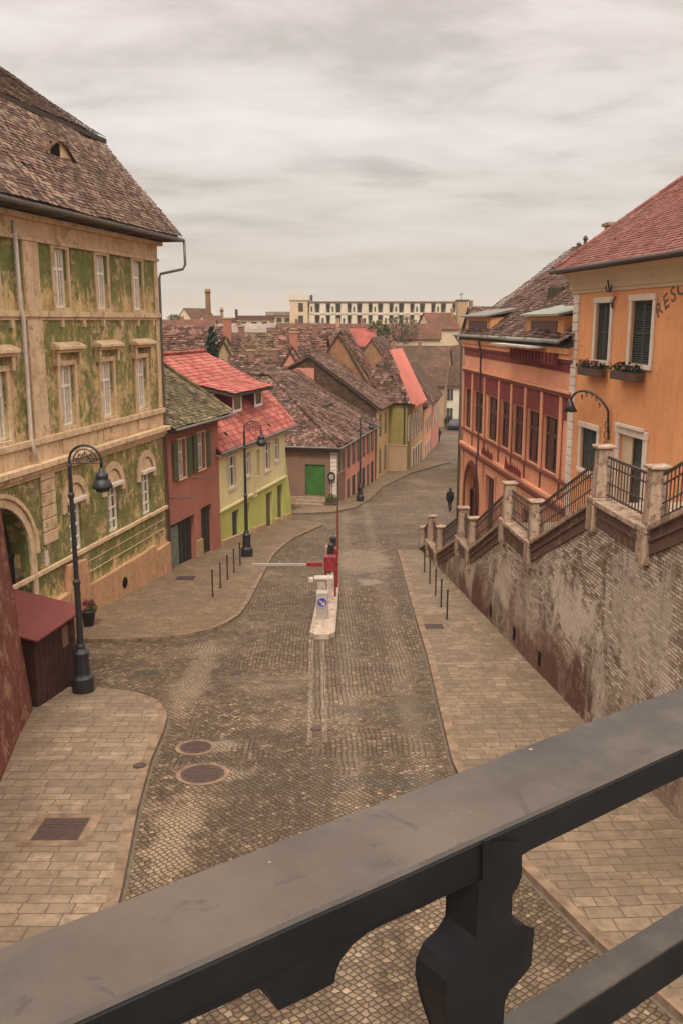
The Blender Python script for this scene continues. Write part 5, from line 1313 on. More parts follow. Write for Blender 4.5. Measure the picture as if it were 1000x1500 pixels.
# ------------------------------------------------------------------ stairs with brick retaining wall
SW = Fr((4.02, 44.6), 180 - 4.397, -1)
PROF = [(-.25, -11.3), (2.2, -10.33), (4.5, -10.33), (9.15, -8.5), (11.1, -8.5), (16.05, -6.28), (19.05, -6.28), (24.1, -4.02), (27.05, -4.02), (31.6, -2.0), (35, -2.0)]
def pz(s): return lin(PROF)(s)
def retaining():
    fr = SW
    t = thing('retaining_wall', 'tall stained brick retaining wall of the stairway with pale stone coping', 'wall', fr.P(17, 0, -10.5))
    m = MB()
    for (a, za), (b, zb) in zip(PROF, PROF[1:]):
        n = max(1, int((b - a) / .8))
        for i in range(n):
            s0, s1 = a + (b - a) * i / n, a + (b - a) * (i + 1) / n
            z0, z1 = pz(s0) - .6, pz(s1) - .6
            k = 8
            for j in range(k):
                def q(s, zt, f):
                    zg = gz(fr.P(s, 0, 0).y) - .2; z = zg + (max(zt, zg + .02) - zg) * f
                    return fr.P(s, .04 * mnoise.noise(Vector((s * .7, z * .7, 0))) + .06 * (1 - f), z)
                m.quad(q(s0, z0, j / k), q(s1, z1, j / k), q(s1, z1, (j + 1) / k), q(s0, z0, (j + 1) / k))
    m.quad(fr.P(-.25, 0, -12), fr.P(-.25, -.5, -12), fr.P(-.25, -.5, -11.5), fr.P(-.25, 0, -11.5))
    build(m, 'brick_face', M['brick'], t, True)
    # drain slots
    for s in (14.8, 17.8, 20.5): build(MB().fbox(fr, s, s + .18, .05, .075, gz(fr.P(s, 0, 0).y) + .35, gz(fr.P(s, 0, 0).y) + .75), 'drain_slot', M['dark'], t)
    bd = MB(); cp = MB()
    for (a, za), (b, zb) in zip(PROF, PROF[1:]):
        bd.fbox(fr, a, b, -.5, .035, za - .62, za - .13, zb - .62, zb - .13)
        bd.fbox(fr, a, b, -.5, .075, za - .36, za - .30, zb - .36, zb - .30)
    build(bd, 'parapet_band', M['stone_dark'], t)
    for (a, za), (b, zb) in zip(PROF, PROF[1:]):
        n = max(1, round((b - a) / 1.1)); c = MB()
        for i in range(n):
            s0, s1 = a + (b - a) * i / n + .006, a + (b - a) * (i + 1) / n - .006
            c.fbox(fr, s0, s1, -.42, .12, pz(s0) - .13, pz(s0), pz(s1) - .13, pz(s1))
        build(c, 'coping', M['stone'], t, bevel=.02)
    for s, zz in PROF[:-1]:
        w = .2
        if s < 0: continue
        p = MB(); zz0 = zz
        p.fbox(fr, s - .2, s + .2, -.46, .16, zz - .75, zz - .1)       # block in the coping
        p.fbox(fr, s - .23, s + .23, -.46, .16, zz - .098, zz + .05)
        h = 1.18
        p.hexa([fr.P(s - .17, -.34, zz + .05), fr.P(s + .17, -.34, zz + .05), fr.P(s + .17, .08, zz + .05), fr.P(s - .17, .08, zz + .05), fr.P(s - .14, -.28, zz + h), fr.P(s + .14, -.28, zz + h), fr.P(s + .14, .04, zz + h), fr.P(s - .14, .04, zz + h)])
        p.fbox(fr, s - .2, s + .2, -.36, .11, zz + h, zz + h + .07)
        build(p, 'pillar', M['stone'], t, bevel=.025)
    s, zz = -.2, -11.25
    build(MB().fbox(fr, s - .15, s + .15, -.3, .06, zz - .2, zz + 1.0).fbox(fr, s - .2, s + .2, -.35, .1, zz + 1.0, zz + 1.08), 'pillar', M['stone'], t, bevel=.02)
retaining()
names = ['lowest sloping', 'lowest level', 'second sloping', 'second level', 'third sloping', 'third level', 'long sloping upper', 'topmost level', 'nearest sloping']
wh = ['at the foot of the stairway', 'on the bottom landing of the stairway', 'before the salmon house gate', 'on the landing below the salmon house sign', 'before the salmon windows', 'before the white quoins', 'rising to the orange house door', 'before the orange house doorway', 'at the right edge above the bridge rail']
for k, ((a, za), (b, zb)) in enumerate(zip(PROF[:-1], PROF[1:-1])):
    fr = SW; t = thing('iron_railing', f'{names[k]} black iron railing panel {wh[k]}', 'railing', fr.P((a + b) / 2, -.15, (za + zb) / 2), 'stairway railing panels')
    a0, b0 = a + .24, b - .24; ln = lambda s: za + (zb - za) * (s - a) / (b - a)
    for nm, h, r in (('handrail', 1.0, .028), ('rail', .8, .016), ('rail', .14, .018), ('rail', .42, .013)):
        build(MB().fbox(fr, a0, b0, -.15 - r, -.15 + r, ln(a0) + h - r, ln(a0) + h + r, ln(b0) + h - r, ln(b0) + h + r), nm, M['iron_rust'], t)
    n = max(2, int((b0 - a0) / .155)); bal = None
    for i in range(1, n):
        s = a0 + (b0 - a0) * i / n; z = ln(s); loc = fr.P(s, -.15, z) - Vector(t.location)
        if bal is None:
            bm = MB().box(-.011, .011, -.011, .011, .1, .99); bal = build(bm, 'baluster', M['iron_rust'], t, local=True); bal.location = loc
        else:
            c = bal.copy(); c.location = loc; COL.objects.link(c); c.parent = t
# stair treads between wall and houses
def stairs():
    fr = SW; m = MB(); m2 = MB()
    for (a, za), (b, zb) in zip(PROF, PROF[1:]):
        o0, o1 = -.52, -3.55
        if abs(zb - za) < .01: m.fbox(fr, a, b, o1, o0, za - 3.5, za - .18)
        else:
            n = max(1, round((zb - za) / .16))
            for i in range(n):
                s0, s1 = a + (b - a) * i / n, a + (b - a) * (i + 1) / n; z = za + (zb - za) * (i + 1) / n - .18
                m.fbox(fr, s0, s1, o1, o0, z - 3.0, z)
    t = tag(build(m, 'stairway', M['step']), 'worn stone stairway climbing beside the salmon and orange houses', 'stairs')
stairs()

# ------------------------------------------------------------------ red battered wall (left edge) and the hut
m = MB()
b0, b1 = Vector((-7.67, 21.16, -9.9)), Vector((-5.35, 8.5, -9.0)); tp = at(-30, 560, 21.3)
t0 = at(0, 735, 21.25); k = (t0 - Vector((-7.67, 21.16, -9.6))) / (t0.z + 9.6); T0 = Vector((-7.67, 21.16, -9.6)) + k * 8.2; dlt = T0 - Vector((-7.67, 21.16, -9.6))
T1 = b1 + dlt; n = 24; kk = 14
for i in range(n):
    for j in range(kk):
        def q(i, j):
            p = b0.lerp(b1, i / n).lerp(T0.lerp(T1, i / n), j / kk); return p + Vector((.06 * mnoise.noise(Vector((p.y * .8, p.z * .8, 1))), 0, 0))
        m.quad(q(i, j), q(i + 1, j), q(i + 1, j + 1), q(i, j + 1))
m.quad(b0, T0, T0 + Vector((-3, .3, 0)), b0 + Vector((-3, .3, 0)))
m.quad(T0, T1, T1 + Vector((-3, 0, 0)), T0 + Vector((-3, .3, 0)))
tag(build(m, 'battered_wall', M['redwall']), 'rough dark red battered wall along the left edge', 'wall')
def hut():
    P = Vector((-7.60, 21.32, 0)); Q = Vector((-7.22, 23.45, 0)); d = (Q - P).normalized(); nn = Vector((-d.y, d.x, 0)); W = 1.5; L = (Q - P).length
    t = thing('wooden_hut', 'small dark wooden hut with flat maroon roof beside the nearest lamp', 'hut', (-8, 22, -9.7))
    zn = at(60, 937, 21.2).z; zf = at(118, 890, 23.6).z
    rz = (zn + zf) / 2
    f = lambda a, b, z: P + d * a + nn * b + Vector((0, 0, z))
    m = MB().hexa([f(0, 0, -10), f(L, 0, -10.1), f(L, W, -10.1), f(0, W, -10), f(0, 0, rz + .0), f(L, 0, rz), f(L, W, rz + .3), f(0, W, rz + .3)])
    for i in range(1, 9): a = L * i / 9; m.hexa([f(a - .012, -.012, -9.6), f(a + .012, -.012, -9.6), f(a + .012, 0, -9.6), f(a - .012, 0, -9.6), f(a - .012, -.012, rz - .02), f(a + .012, -.012, rz - .02), f(a + .012, 0, rz - .02), f(a - .012, 0, rz - .02)])
    build(m, 'boarding', M['hutwall'], t)
    NL = f(-.25, W + .3, 0); NL.z = rz + .62
    e = .06
    m = MB(); a, b, c, g_ = f(-.28, -.25, rz + .02), f(L + .3, -.25, rz + .02), f(L + .3, W + .4, rz + .42), f(-.28, W + .4, rz + .42)
    m.hexa([x - Vector((0, 0, e)) for x in (a, b, c, g_)] + [a, b, c, g_]); build(m, 'roof', M['hutroof'], t, bevel=.01)
    m = MB().hexa([f(L - .75, -.02, rz - .8), f(L - .45, -.02, rz - .8), f(L - .45, -.005, rz - .8), f(L - .75, -.005, rz - .8), f(L - .75, -.02, rz - .25), f(L - .45, -.02, rz - .25), f(L - .45, -.005, rz - .25), f(L - .75, -.005, rz - .25)])
    build(m, 'notice_board', M['brownwall'], t)
hut()

# ------------------------------------------------------------------ street lamps
def lamp():
    t = thing('street_lamp', 'nearest tall black street lamp with arched arm beside the wooden hut', 'street lamp', (0, 0, 0), 'black arched street lamps')
    b = MB().lathe((0, 0, 0), [(.29, -.1), (.29, .4), (.265, .43), (.22, .47), (.2, .52), (.185, 1.0), (.205, 1.04), (.205, 1.09), (.15, 1.15), (.11, 1.2), (.12, 1.27), (.085, 1.34)], 12)
    build(b, 'base', M['iron'], t, local=True)
    p = MB().lathe((0, 0, 0), [(.085, 1.34), (.075, 2.9), (.1, 2.94), (.1, 3.02), (.065, 3.08), (.055, 5.2), (.085, 5.24), (.085, 5.3), (.055, 5.35), (.05, 6.0), (.07, 6.03), (.04, 6.1)], 12)
    build(p, 'pole', M['iron'], t, local=True)
    r = .4; pts = [(0, 0, 6.0)] + [(r - r * math.cos(math.pi * i / 14), 0, 6.15 + r * math.sin(math.pi * i / 14)) for i in range(15)] + [(2 * r, 0, 5.98)]
    a = build(MB().tube(pts, .032, 8), 'arm', M['iron'], t, True, local=True)
    s = MB(); r2 = .3; s.tube([(r - r2 * math.cos(math.pi * i / 12), 0, 6.15 + r2 * math.sin(math.pi * i / 12)) for i in range(13)], .018, 6)
    for k in range(5):
        g = math.pi * (k + .5) / 5; c = (r - .2 * math.cos(g), 6.12 + .17 * math.sin(g)); s.tube([(c[0] + .055 * math.cos(q), 0, c[1] + .055 * math.sin(q)) for q in [x * .7 for x in range(9)]], .012, 5)
    s.tube([(.05, 0, 6.1), (.75, 0, 6.1)], .015, 5)
    for k in range(5):
        g = math.pi * (k + .5) / 5; s.tube([(r - .13 * math.cos(g), 0, 6.1 + .1 * math.sin(g)), (r - r2 * math.cos(g), 0, 6.15 + r2 * math.sin(g))], .01, 5)
    build(s, 'scrollwork', M['iron'], t, local=True)
    l = MB().lathe((.8, 0, 5.4), [(.04, .58), (.07, .56), (.08, .46), (.15, .44), (.16, .33), (.145, .31), (.2, .26), (.255, .12), (.255, .07), (.1, .06)], 14)
    la = build(l, 'lantern', M['iron'], t, True, local=True)
    build(MB().lathe((.8, 0, 5.4), [(.2, .06), (.17, -.02), (.05, -.05)], 12), 'lens', M['glass'], la, True, local=True)
    return t
L0 = lamp(); p = gp(123, 1018); L0.location = (p.x, p.y, gz(p.y) + .11)
p = gp(362, 818); dup(L0, (p.x, p.y, gz(p.y) + .1), 0, 'second black street lamp standing before the yellow and green house')
p = gp(527, 736); dup(L0, (p.x, p.y, gz(p.y) + .1), 0, 'third black street lamp in front of the brown corner house')

# hanging plant pot behind the near lamp
p = gp(131, 921); t = thing('flower_pot', 'dark tapered flower pot with red blossoms behind the nearest lamp', 'flower pot', (p.x, p.y, gz(p.y)))
build(MB().lathe((0, 0, 0), [(.12, 0), (.16, .05), (.24, .6), (.28, .62), (.28, .68), (.22, .66)], 14), 'pot', M['iron'], t, True, local=True)
build(leaves((0, 0, .75), .3, .3, .18, 350, .05, 3), 'foliage', M['leaf'], t, local=True); build(leaves((0, 0, .86), .28, .28, .16, 220, .045, 6), 'blossom', M['redflower'], t, local=True)

# ------------------------------------------------------------------ thin posts
def post(lab, p, grp, h=1.05):
    t = thing('bollard', lab, 'bollard', p, grp)
    build(MB().lathe((0, 0, 0), [(.03, -.05), (.03, h - .06), (.04, h - .05), (.04, h), (.02, h + .03)], 8), 'post', M['iron'], t, local=True)
    build(MB().lathe((0, 0, 0), [(.06, 0), (.06, .02), (.035, .03)], 8), 'foot', M['iron'], t, local=True)
    return t
ordn = ['nearest', 'second nearest', 'middle', 'second farthest', 'farthest']
pa = gp(312, 874, .11); pb = gp(352, 828, .11); first = None
for i in range(5):
    q = pa.lerp(pb, i / 4); q.z = gz(q.y) + .11; lab = f'{ordn[i]} thin black post of the left pavement row'
    first = post(lab, q, 'thin posts on the left pavement') if first is None else dup(first, q, 0, lab) and first
pa = gp(654, 907, .12); pb = gp(621, 838, .12)
for i in range(5):
    q = pa.lerp(pb, [0, .22, .45, .72, 1][i]); q.z = gz(q.y) + .12; dup(first, q, 0, f'{ordn[i]} thin black post of the right pavement row', 'thin posts on the right pavement')

# ------------------------------------------------------------------ traffic island and barrier
def island():
    xa = lambda y: lin([(28.1, -.98), (28.3, -1.03), (36.6, -.86)])(y); xb = lambda y: lin([(28.1, -.28), (28.35, -.2), (36.6, -.09)])(y)
    o = strip('traffic_island', lambda y: xa(y) + max(0, .3 - (y - 28)) * .4, lambda y: xb(y) - max(0, .3 - (y - 28)) * .4, 28, 36.8, .17, 'concrete', .1, .2)
    tag(o, 'narrow pale concrete traffic island in the middle of the road', 'traffic island')
island()
GY = gz
def barrier():
    y = 30.2; x = -.66; z = gz(y) + .17
    t = thing('sign_cabinet', 'grey cabinet with round blue arrow sign at near end of the island', 'cabinet', (x, y, z))
    build(MB().box(x - .21, x + .21, y - .2, y + .2, z, z + .95), 'cabinet', M['greypaint'], t, bevel=.02)
    fr = Fr((x, y - .2), 90, 1); fr.n = (0, -1)
    build(MB().arch(fr, 0, z + .62, 0, .165, .003, .02, 0, 360, 24), 'sign_face', M['bluepaint'], t)
    build(MB().arch(fr, 0, z + .62,   .165, .19, .003, .024, 0, 360, 24), 'sign_rim', M['whitepaint'], t)
    ar = MB().prism([(-.08, z + .70), (-.11, z + .67), (0, z + .56), (-.05, z + .52), (.1, z + .52), (.1, z + .67), (.05, z + .61)], lambda s, o, q: fr.P(s, o, q), .022, .028)
    build(ar, 'sign_arrow', M['whitepaint'], t)
    y = 31.6; z = gz(y) + .17
    t = thing('card_terminal', 'white post with small wide shelf behind the sign cabinet', 'terminal', (-.7, y, z))
    build(MB().box(-.86, -.56, y - .15, y + .15, z, z + 1.1), 'housing', M['whitepaint'], t, bevel=.02)
    build(MB().box(-.98, -.28, y - .2, y + .2, z + 1.1, z + 1.19), 'shelf', M['whitepaint'], t, bevel=.02)
    build(MB().box(-1.18, -1.0, y - .12, y + .12, z + 1.0, z + 1.15), 'button_box', M['whitepaint'], t, bevel=.02)
    def machine(lab, x, y, up):
        z = gz(y) + .17
        t = thing('barrier', lab, 'barrier', (x, y, z))
        build(MB().box(x - .24, x + .22, y - .18, y + .2, z + 1.0, z + 1.6), 'head', M['redpaint'], t, bevel=.03)
        for dx in (-.22, .14): build(MB().box(x + dx, x + dx + .08, y - .1, y + .1, z, z + .95), 'leg', M['redpaint'], t)
        build(MB().box(x - .12, x + .04, y - .09, y + .09, z, z + .95), 'column', M['whitepaint'], t)
        build(MB().lathe((x + .02, y - .25, z + 1.75), [(.11, 0), (.13, .1), (.13, .35), (.05, .42)], 10), 'signal_light', M['iron'], t)
        if up:
            build(MB().tube([(x + .2, y, z + 1.3), (x + .2, y + .02, z + 3.2)], .04, 8), 'boom_base', M['maroon'], t)
            build(MB().tube([(x + .2, y + .02, z + 3.2), (x + .2, y + .05, z + 4.5)], .028, 8), 'boom', M['iron_rust'], t)
        else:
            build(MB().box(x - .9, x - .3, y - .06, y + .06, z + 1.18, z + 1.34), 'boom_base', M['redpaint'], t)
            build(MB().box(x - 3.0, x - .9, y - .035, y + .035, z + 1.2, z + 1.30), 'boom', M['greypaint'], t, bevel=.01)
    machine('red barrier with its pale boom lowered across the left lane', -.42, 33.6, False)
    machine('red barrier with its boom raised upright, farther on the island', -.35, 35.3, True)
    for i, (px, py, h) in enumerate(((-.55, 36.3, 1.5), (-.18, 36.0, 1.35))):
        q = (px, py, gz(py) + .17); t = thing('guard_post', ('taller left' if i == 0 else 'shorter right') + ' pale guard post at far end of the island', 'post', q)
        build(MB().lathe((0, 0, 0), [(.1, 0), (.1, h), (.07, h + .05)], 12), 'post', M['cream'], t, local=True)
        build(MB().lathe((0, 0, 0), [(.105, h * .6), (.105, h * .75)], 12), 'band', M['whitepaint'], t, local=True)
barrier()

# ------------------------------------------------------------------ people and car
def person(lab, loc, h, rz, stride=.22):
    t = thing('person', lab, 'person', loc); t.rotation_euler = (0, 0, rz)
    k = h / 1.7
    V = [(0, 0, .95), (0, 0, 1.15), (0, 0, 1.38), (0, 0, 1.47), (0, .01, 1.56), (0, .01, 1.66),
         (.19, 0, 1.38), (.25, -.05, 1.12), (.24, .06, .88), (.24, .09, .80), (-.19, 0, 1.38), (-.25, .06, 1.12), (-.24, .0, .88), (-.24, .0, .80),
         (.09, 0, .9), (.1, .16, .5), (.1, .02 + stride * .2, .1), (.1, .16, .04), (-.09, 0, .9), (-.1, -.05, .5), (-.1, -.3, .12), (-.1, -.2, .04)]
    E = [(0, 1), (1, 2), (2, 3), (3, 4), (4, 5), (2, 6), (6, 7), (7, 8), (8, 9), (2, 10), (10, 11), (11, 12), (12, 13), (0, 14), (14, 15), (15, 16), (16, 17), (0, 18), (18, 19), (19, 20), (20, 21)]
    rad = [.16, .15, .16, .07, .085, .08, .075, .055, .045, .035, .075, .055, .045, .035, .1, .075, .055, .045, .1, .075, .055, .045]
    me = bpy.data.meshes.new('b'); me.from_pydata([(x * k, y * k, z * k) for x, y, z in V], E, [])
    o = bpy.data.objects.new('b', me); COL.objects.link(o); md = o.modifiers.new('s', 'SKIN'); 
    for i, r_ in enumerate(rad): me.skin_vertices[0].data[i].radius = (r_ * k, r_ * k * .85)
    me.skin_vertices[0].data[0].use_root = True
    sb = o.modifiers.new('d', 'SUBSURF'); sb.levels = 2
    m2 = bpy.data.meshes.new_from_object(o.evaluated_get(bpy.context.evaluated_depsgraph_get()))
    bpy.data.objects.remove(o)
    mb = MB().add([v.co[:] for v in m2.vertices], [tuple(p.vertices) for p in m2.polygons])
    build(mb, 'body', M['coat'], t, True, local=True)
    c = MB().lathe((0, 0, 0), [(.2 * k, .72 * k), (.21 * k, .9 * k), (.2 * k, 1.15 * k), (.23 * k, 1.36 * k), (.12 * k, 1.46 * k)], 14, .75); build(c, 'coat', M['coat'], t, True, local=True)
    hd = MB().lathe((0, .01 * k, 0), [(.05 * k, 1.5 * k), (.085 * k, 1.56 * k), (.1 * k, 1.63 * k), (.085 * k, 1.7 * k), (.03 * k, 1.735 * k)], 12); build(hd, 'hair', M['hair'], t, True, local=True)
    return t
p = gp(658, 749); person('person in a dark coat walking down the lane past the salmon house', (p.x, p.y, gz(p.y)), 1.62, R(8))
p = gp(642, 647); person('distant person in dark clothes walking before the pale pink house', (p.x, p.y, gz(p.y)), 1.75, R(10))
for i, u in enumerate((653.5, 659)):
    p = gp(u, 629); person(('left' if i == 0 else 'right') + ' person of the pair standing beside the dark parked car', (p.x, p.y + 1.5, gz(p.y + 1.5)), 1.75, R(180))
def car():
    p = gp(667, 629); t = thing('parked_car', 'dark car parked before the white house at the lane end', 'car', (p.x, p.y + .5, gz(p.y))); t.rotation_euler = (0, 0, R(70))
    sec = [(-2.1, .35, .75, .7), (-1.95, .3, .88, .82), (-1.2, .3, .95, .86), (-.7, .3, 1.0, .88), (.9, .3, 1.0, .88), (1.5, .3, .92, .86), (2.0, .32, .82, .8), (2.15, .38, .65, .7)]
    m = MB(); 
    for x, zl, zh, w in sec: m.v += [(x, -w, zl), (x, w, zl), (x, w * .98, zh), (x, -w * .98, zh)]
    for i in range(len(sec) - 1):
        for k in range(4): m.f.append((i * 4 + k, i * 4 + (k + 1) % 4, i * 4 + 4 + (k + 1) % 4, i * 4 + 4 + k))
    m.f += [(3, 2, 1, 0), tuple(len(m.v) - 4 + k for k in range(4))]
    build(m, 'body', M['carpaint'], t, bevel=.05, local=True)
    build(MB().hexa([(-1.6, -.78, .93), (1.1, -.78, .98), (1.1, .78, .98), (-1.6, .78, .93), (-1.1, -.6, 1.42), (.4, -.6, 1.45), (.4, .6, 1.45), (-1.1, .6, 1.42)]), 'cabin', M['glass'], t, bevel=.05, local=True)
    build(MB().hexa([(-1.08, -.58, 1.43), (.38, -.58, 1.46), (.38, .58, 1.46), (-1.08, .58, 1.43), (-1.0, -.5, 1.47), (.3, -.5, 1.5), (.3, .5, 1.5), (-1.0, .5, 1.47)]), 'car_roof', M['carpaint'], t, local=True)
    for x in (-1.35, 1.35):
        for y in (-.82, .82):
            w = MB(); w.tube([(x, y - .1, .32), (x, y + .1, .32)], .32, 18); wl = build(w, 'wheel', M['rubber'], t, local=True)
            build(MB().tube([(x, y - .11, .32), (x, y + .11, .32)], .19, 12), 'rim', M['greypaint'], wl, local=True)
    for y in (-.6, .6): build(MB().box(2.08, 2.17, y - .16, y + .16, .55, .68), 'headlight', M['whitepaint'], t, local=True)
car()

# ------------------------------------------------------------------ cast iron bridge railing in front
AZ = 54.3
BR = Fr((0, 0), AZ, 1); BR.n = (math.sin(R(AZ - 90)), math.cos(R(AZ - 90)))
def plane_pts(pts, o):
    return [BR.sz(u, v, o) for u, v in pts]
def railing():
    t = thing('bridge_railing', 'big black cast iron bridge railing with broad worn top rail in the foreground', 'railing', BR.P(.3, .51, -1.3))
    z0 = -.4
    pr = [(.462, z0 - .004), (.466, z0 - .0006), (.551, z0 - .0006), (.5545, z0 - .004), (.5545, z0 - .022), (.54, z0 - .031), (.487, z0 - .031), (.462, z0 - .031)]
    m = MB(); n = len(pr); ss = [-1.5 + .1 * i for i in range(60)]
    def wob(s, o, z): return BR.P(s, o + .0008 * mnoise.noise(Vector((s * 8, o * 40, 0))), z + .0008 * mnoise.noise(Vector((s * 6, o * 30, 5))))
    for s in ss:
        for o, z in pr: m.v.append(tuple(wob(s, o, z)))
    for i in range(len(ss) - 1):
        for k in range(n): m.f.append((i * n + k, i * n + (k + 1) % n, (i + 1) * n + (k + 1) % n, (i + 1) * n + k))
    m.f += [tuple(range(n)), tuple(len(m.v) - n + k for k in range(n))]
    tr = build(m, 'top_rail', M['castiron'], t)
    m = MB()
    for s in ss:
        for o, z in ((.463, z0 - .0018), (.466, z0 + .0004), (.5, z0 + .0005), (.551, z0 + .0004)): m.v.append(tuple(wob(s, o, z)))
    for i in range(len(ss) - 1):
        for k in range(3): m.f.append((i * 4 + k, i * 4 + k + 1, i * 4 + 5 + k, i * 4 + 4 + k))
    build(m, 'worn_top', M['rail'], tr)
    near, far = .4626, .492
    web = [(-260, 1660), (-60, 1605), (120, 1556), (265, 1500), (300, 1485), (350, 1462), (378, 1448), (390, 1450), (398, 1462), (408, 1480), (450, 1461), (490, 1440), (492, 1425), (500, 1405), (515, 1385), (540, 1365), (575, 1348), (620, 1328), (660, 1308), (700, 1290), (762, 1254), (784, 1240), (864, 1202), (938, 1166), (1000, 1137), (1100, 1090), (1250, 1020)]
    w = plane_pts(web, near); w.sort(key=lambda p: p[0]) if False else None
    top = [(s, z0 - .031) for s, z in reversed(w)]
    m = MB()
    for (s0, z_0), (s1, z_1) in zip(w, w[1:]):
        m.hexa([BR.P(s0, near, z_0), BR.P(s1, near, z_1), BR.P(s1, far, z_1), BR.P(s0, far, z_0), BR.P(s0, near, z0 - .03), BR.P(s1, near, z0 - .03), BR.P(s1, far, z0 - .03), BR.P(s0, far, z0 - .03)])
    build(m, 'scalloped_web', M['castiron'], t)
    post = [(708, 1235), (708, 1290), (702, 1300), (700, 1345), (698, 1376), (686, 1396), (664, 1420), (655, 1440), (653, 1465), (660, 1500), (680, 1560), (640, 1640), (640, 1760), (800, 1720), (780, 1600), (740, 1540), (735, 1500), (737, 1470), (745, 1450), (758, 1436), (776, 1414), (780, 1362), (768, 1358), (755, 1358), (747, 1350), (748, 1310), (756, 1299), (762, 1284), (762, 1235)]
    m = MB().prism(plane_pts(post, near - .0032), lambda s, o, z: BR.P(s, o, z), near - .0032, far + .004)
    build(m, 'baluster', M['castiron'], t, bevel=.0015)
    # lower rail
    n2 = .497; a = BR.sz(812, 1496, n2); b = BR.sz(1000, 1375, n2); zl = (a[1] + b[1]) / 2; c = BR.sz(1000, 1426, n2)[1]
    sa = BR.sz(745, 1500, n2)[0] - .05
    build(MB().fbox(BR, sa, 2.6, n2, n2 + .036, c, zl), 'lower_rail', M['rail'], t, bevel=.002)
    build(MB().fbox(BR, sa, 2.6, n2 - .0015, n2 + .001, c + .001, zl - .003), 'lower_rail_face', M['castiron'], t)
    return zl, c
print('rail', railing())

# ------------------------------------------------------------------ thin haze over the lower town
hz = bpy.data.materials.new('haze_air'); hz.use_nodes = True; ht = hz.node_tree
for n_ in list(ht.nodes):
    if n_.type != 'OUTPUT_MATERIAL': ht.nodes.remove(n_)
pv = ht.nodes.new('ShaderNodeVolumePrincipled'); pv.inputs['Density'].default_value = HAZE; pv.inputs['Color'].default_value = (.93, .88, .82, 1)
ht.links.new(pv.outputs[0], ht.nodes['Material Output'].inputs['Volume'])
hb = build(MB().box(-3200, 3200, -60, 3950, -19, 32), 'haze', hz); struct(hb, 'stuff')

# ------------------------------------------------------------------ sky, light, camera
SUN_EL, SUN_AZ = 50, 182     # azimuth clockwise from +Y: behind the camera
w = bpy.data.worlds.new('World'); S.world = w; w.use_nodes = True; nt = w.node_tree
for n in list(nt.nodes): nt.nodes.remove(n)
def nn(ty, **kw):
    x = nt.nodes.new(ty)
    for k, v in kw.items(): setattr(x, k, v)
    return x
lk = nt.links.new
out = nn('ShaderNodeOutputWorld'); bg = nn('ShaderNodeBackground'); lk(bg.outputs[0], out.inputs[0])
sky = nn('ShaderNodeTexSky', sky_type='NISHITA'); sky.sun_disc = False; sky.sun_elevation = R(SUN_EL); sky.sun_rotation = R(SUN_AZ)
tc = nn('ShaderNodeTexCoord'); sp = nn('ShaderNodeSeparateXYZ'); lk(tc.outputs['Generated'], sp.inputs[0])
def mth(op, a, b=0, c=0):
    x = nn('ShaderNodeMath', operation=op)
    for i, v in enumerate((a, b, c)):
        if isinstance(v, (int, float)): x.inputs[i].default_value = v
        else: lk(v, x.inputs[i])
    return x.outputs[0]
zc = mth('MAXIMUM', sp.outputs['Z'], 0.0)
dv = mth('ADD', zc, .10)
cb = nn('ShaderNodeCombineXYZ'); lk(mth('DIVIDE', sp.outputs['X'], dv), cb.inputs[0]); lk(mth('DIVIDE', sp.outputs['Y'], dv), cb.inputs[1])
mp = nn('ShaderNodeMapping'); lk(cb.outputs[0], mp.inputs[0]); mp.inputs['Scale'].default_value = (.8, 1.0, 1); mp.inputs['Rotation'].default_value = (0, 0, .12); mp.inputs['Location'].default_value = (3.1, 1.7, 0)
n1 = nn('ShaderNodeTexNoise'); lk(mp.outputs[0], n1.inputs['Vector']); n1.inputs['Scale'].default_value = 1.5; n1.inputs['Detail'].default_value = 12; n1.inputs['Roughness'].default_value = .6; n1.inputs['Distortion'].default_value = .25
n2 = nn('ShaderNodeTexNoise'); lk(mp.outputs[0], n2.inputs['Vector']); n2.inputs['Scale'].default_value = .45; n2.inputs['Detail'].default_value = 4
f = mth('ADD', mth('MULTIPLY', n1.outputs['Fac'], .65), mth('MULTIPLY', n2.outputs['Fac'], .35))
rp = nn('ShaderNodeValToRGB'); lk(f, rp.inputs[0]); e = rp.color_ramp
for el, (p_, c_) in zip((e.elements[0], e.elements[1]), ((.41, (.43, .38, .34)), (.61, (.66, .60, .56)))): el.position = p_; el.color = (*c_, 1)
el = e.elements.new(.5); el.color = (.57, .51, .465, 1)
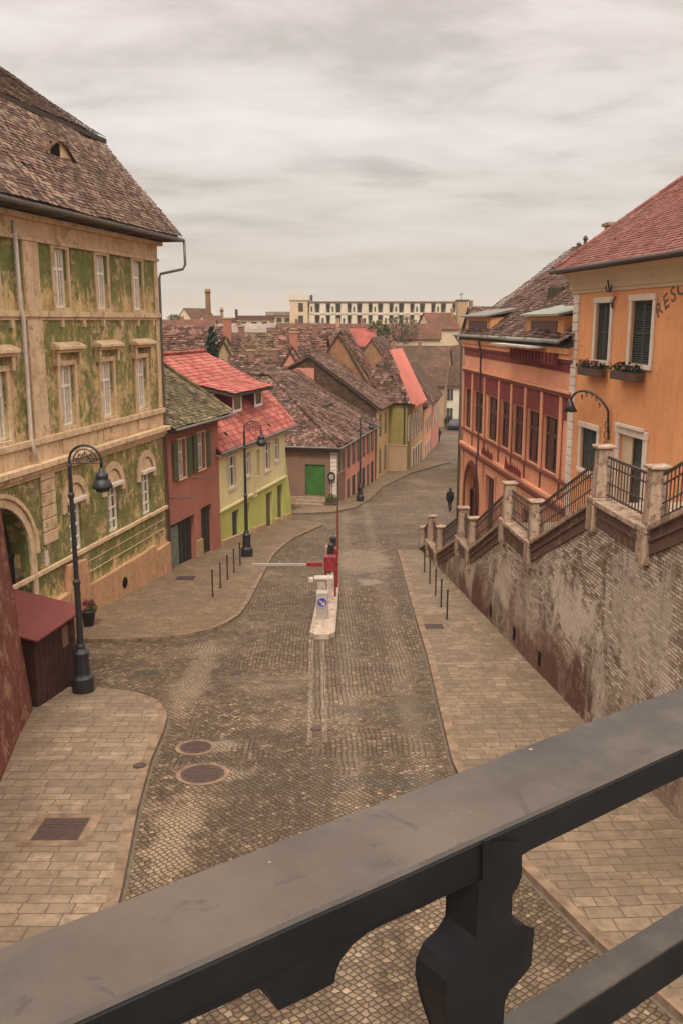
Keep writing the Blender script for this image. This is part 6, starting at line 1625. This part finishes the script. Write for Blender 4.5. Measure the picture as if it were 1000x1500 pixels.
# clouds melt into an even veil towards the horizon
veil = mth('MINIMUM', mth('MULTIPLY', zc, 6.0), 1.0)
mx = nn('ShaderNodeMix', data_type='RGBA'); lk(veil, mx.inputs[0]); mx.inputs[6].default_value = (.52, .455, .385, 1); lk(rp.outputs[0], mx.inputs[7])
# overcast skies brighten towards the zenith
br = mth('ADD', mth('MULTIPLY_ADD', zc, .75, .84), mth('MULTIPLY', mth('MAXIMUM', mth('SUBTRACT', zc, .33), 0.0), 3.6))
mu = nn('ShaderNodeMix', data_type='RGBA', blend_type='MULTIPLY'); mu.inputs[0].default_value = 1; lk(mx.outputs[2], mu.inputs[6])
cc = nn('ShaderNodeCombineXYZ'); [lk(br, cc.inputs[i]) for i in range(3)]; lk(cc.outputs[0], mu.inputs[7])
ns = nn('ShaderNodeMix', data_type='RGBA', blend_type='MULTIPLY'); ns.inputs[0].default_value = 1; lk(sky.outputs[0], ns.inputs[6]); ns.inputs[7].default_value = (.1, .1, .1, 1)
fm = nn('ShaderNodeMix', data_type='RGBA'); fm.inputs[0].default_value = .94; lk(ns.outputs[2], fm.inputs[6]); lk(mu.outputs[2], fm.inputs[7])
lk(fm.outputs[2], bg.inputs[0]); bg.inputs[1].default_value = 1.0
sl = bpy.data.lights.new('sun', 'SUN'); sl.energy = 1.5; sl.angle = R(10); sl.color = (1, .91, .80)
so = bpy.data.objects.new('sun', sl); COL.objects.link(so)
d = Vector((math.sin(R(SUN_AZ)) * math.cos(R(SUN_EL)), math.cos(R(SUN_AZ)) * math.cos(R(SUN_EL)), math.sin(R(SUN_EL))))
so.rotation_euler = d.to_track_quat('Z', 'Y').to_euler()
cam = bpy.data.cameras.new('camera'); co = bpy.data.objects.new('camera', cam); COL.objects.link(co); S.camera = co
cam.sensor_fit = 'VERTICAL'; cam.sensor_height = 36; cam.lens = 36 * F / 1500; cam.clip_end = 12000; cam.clip_start = .05
co.rotation_euler = (R(90) - PITCH, 0, 0)
S.view_settings.view_transform = 'Standard'; S.view_settings.look = 'None'; S.view_settings.exposure = .5; S.view_settings.gamma = 1
S.render.engine = 'CYCLES'; S.cycles.max_bounces = 5; S.cycles.diffuse_bounces = 3; S.cycles.use_denoising = True
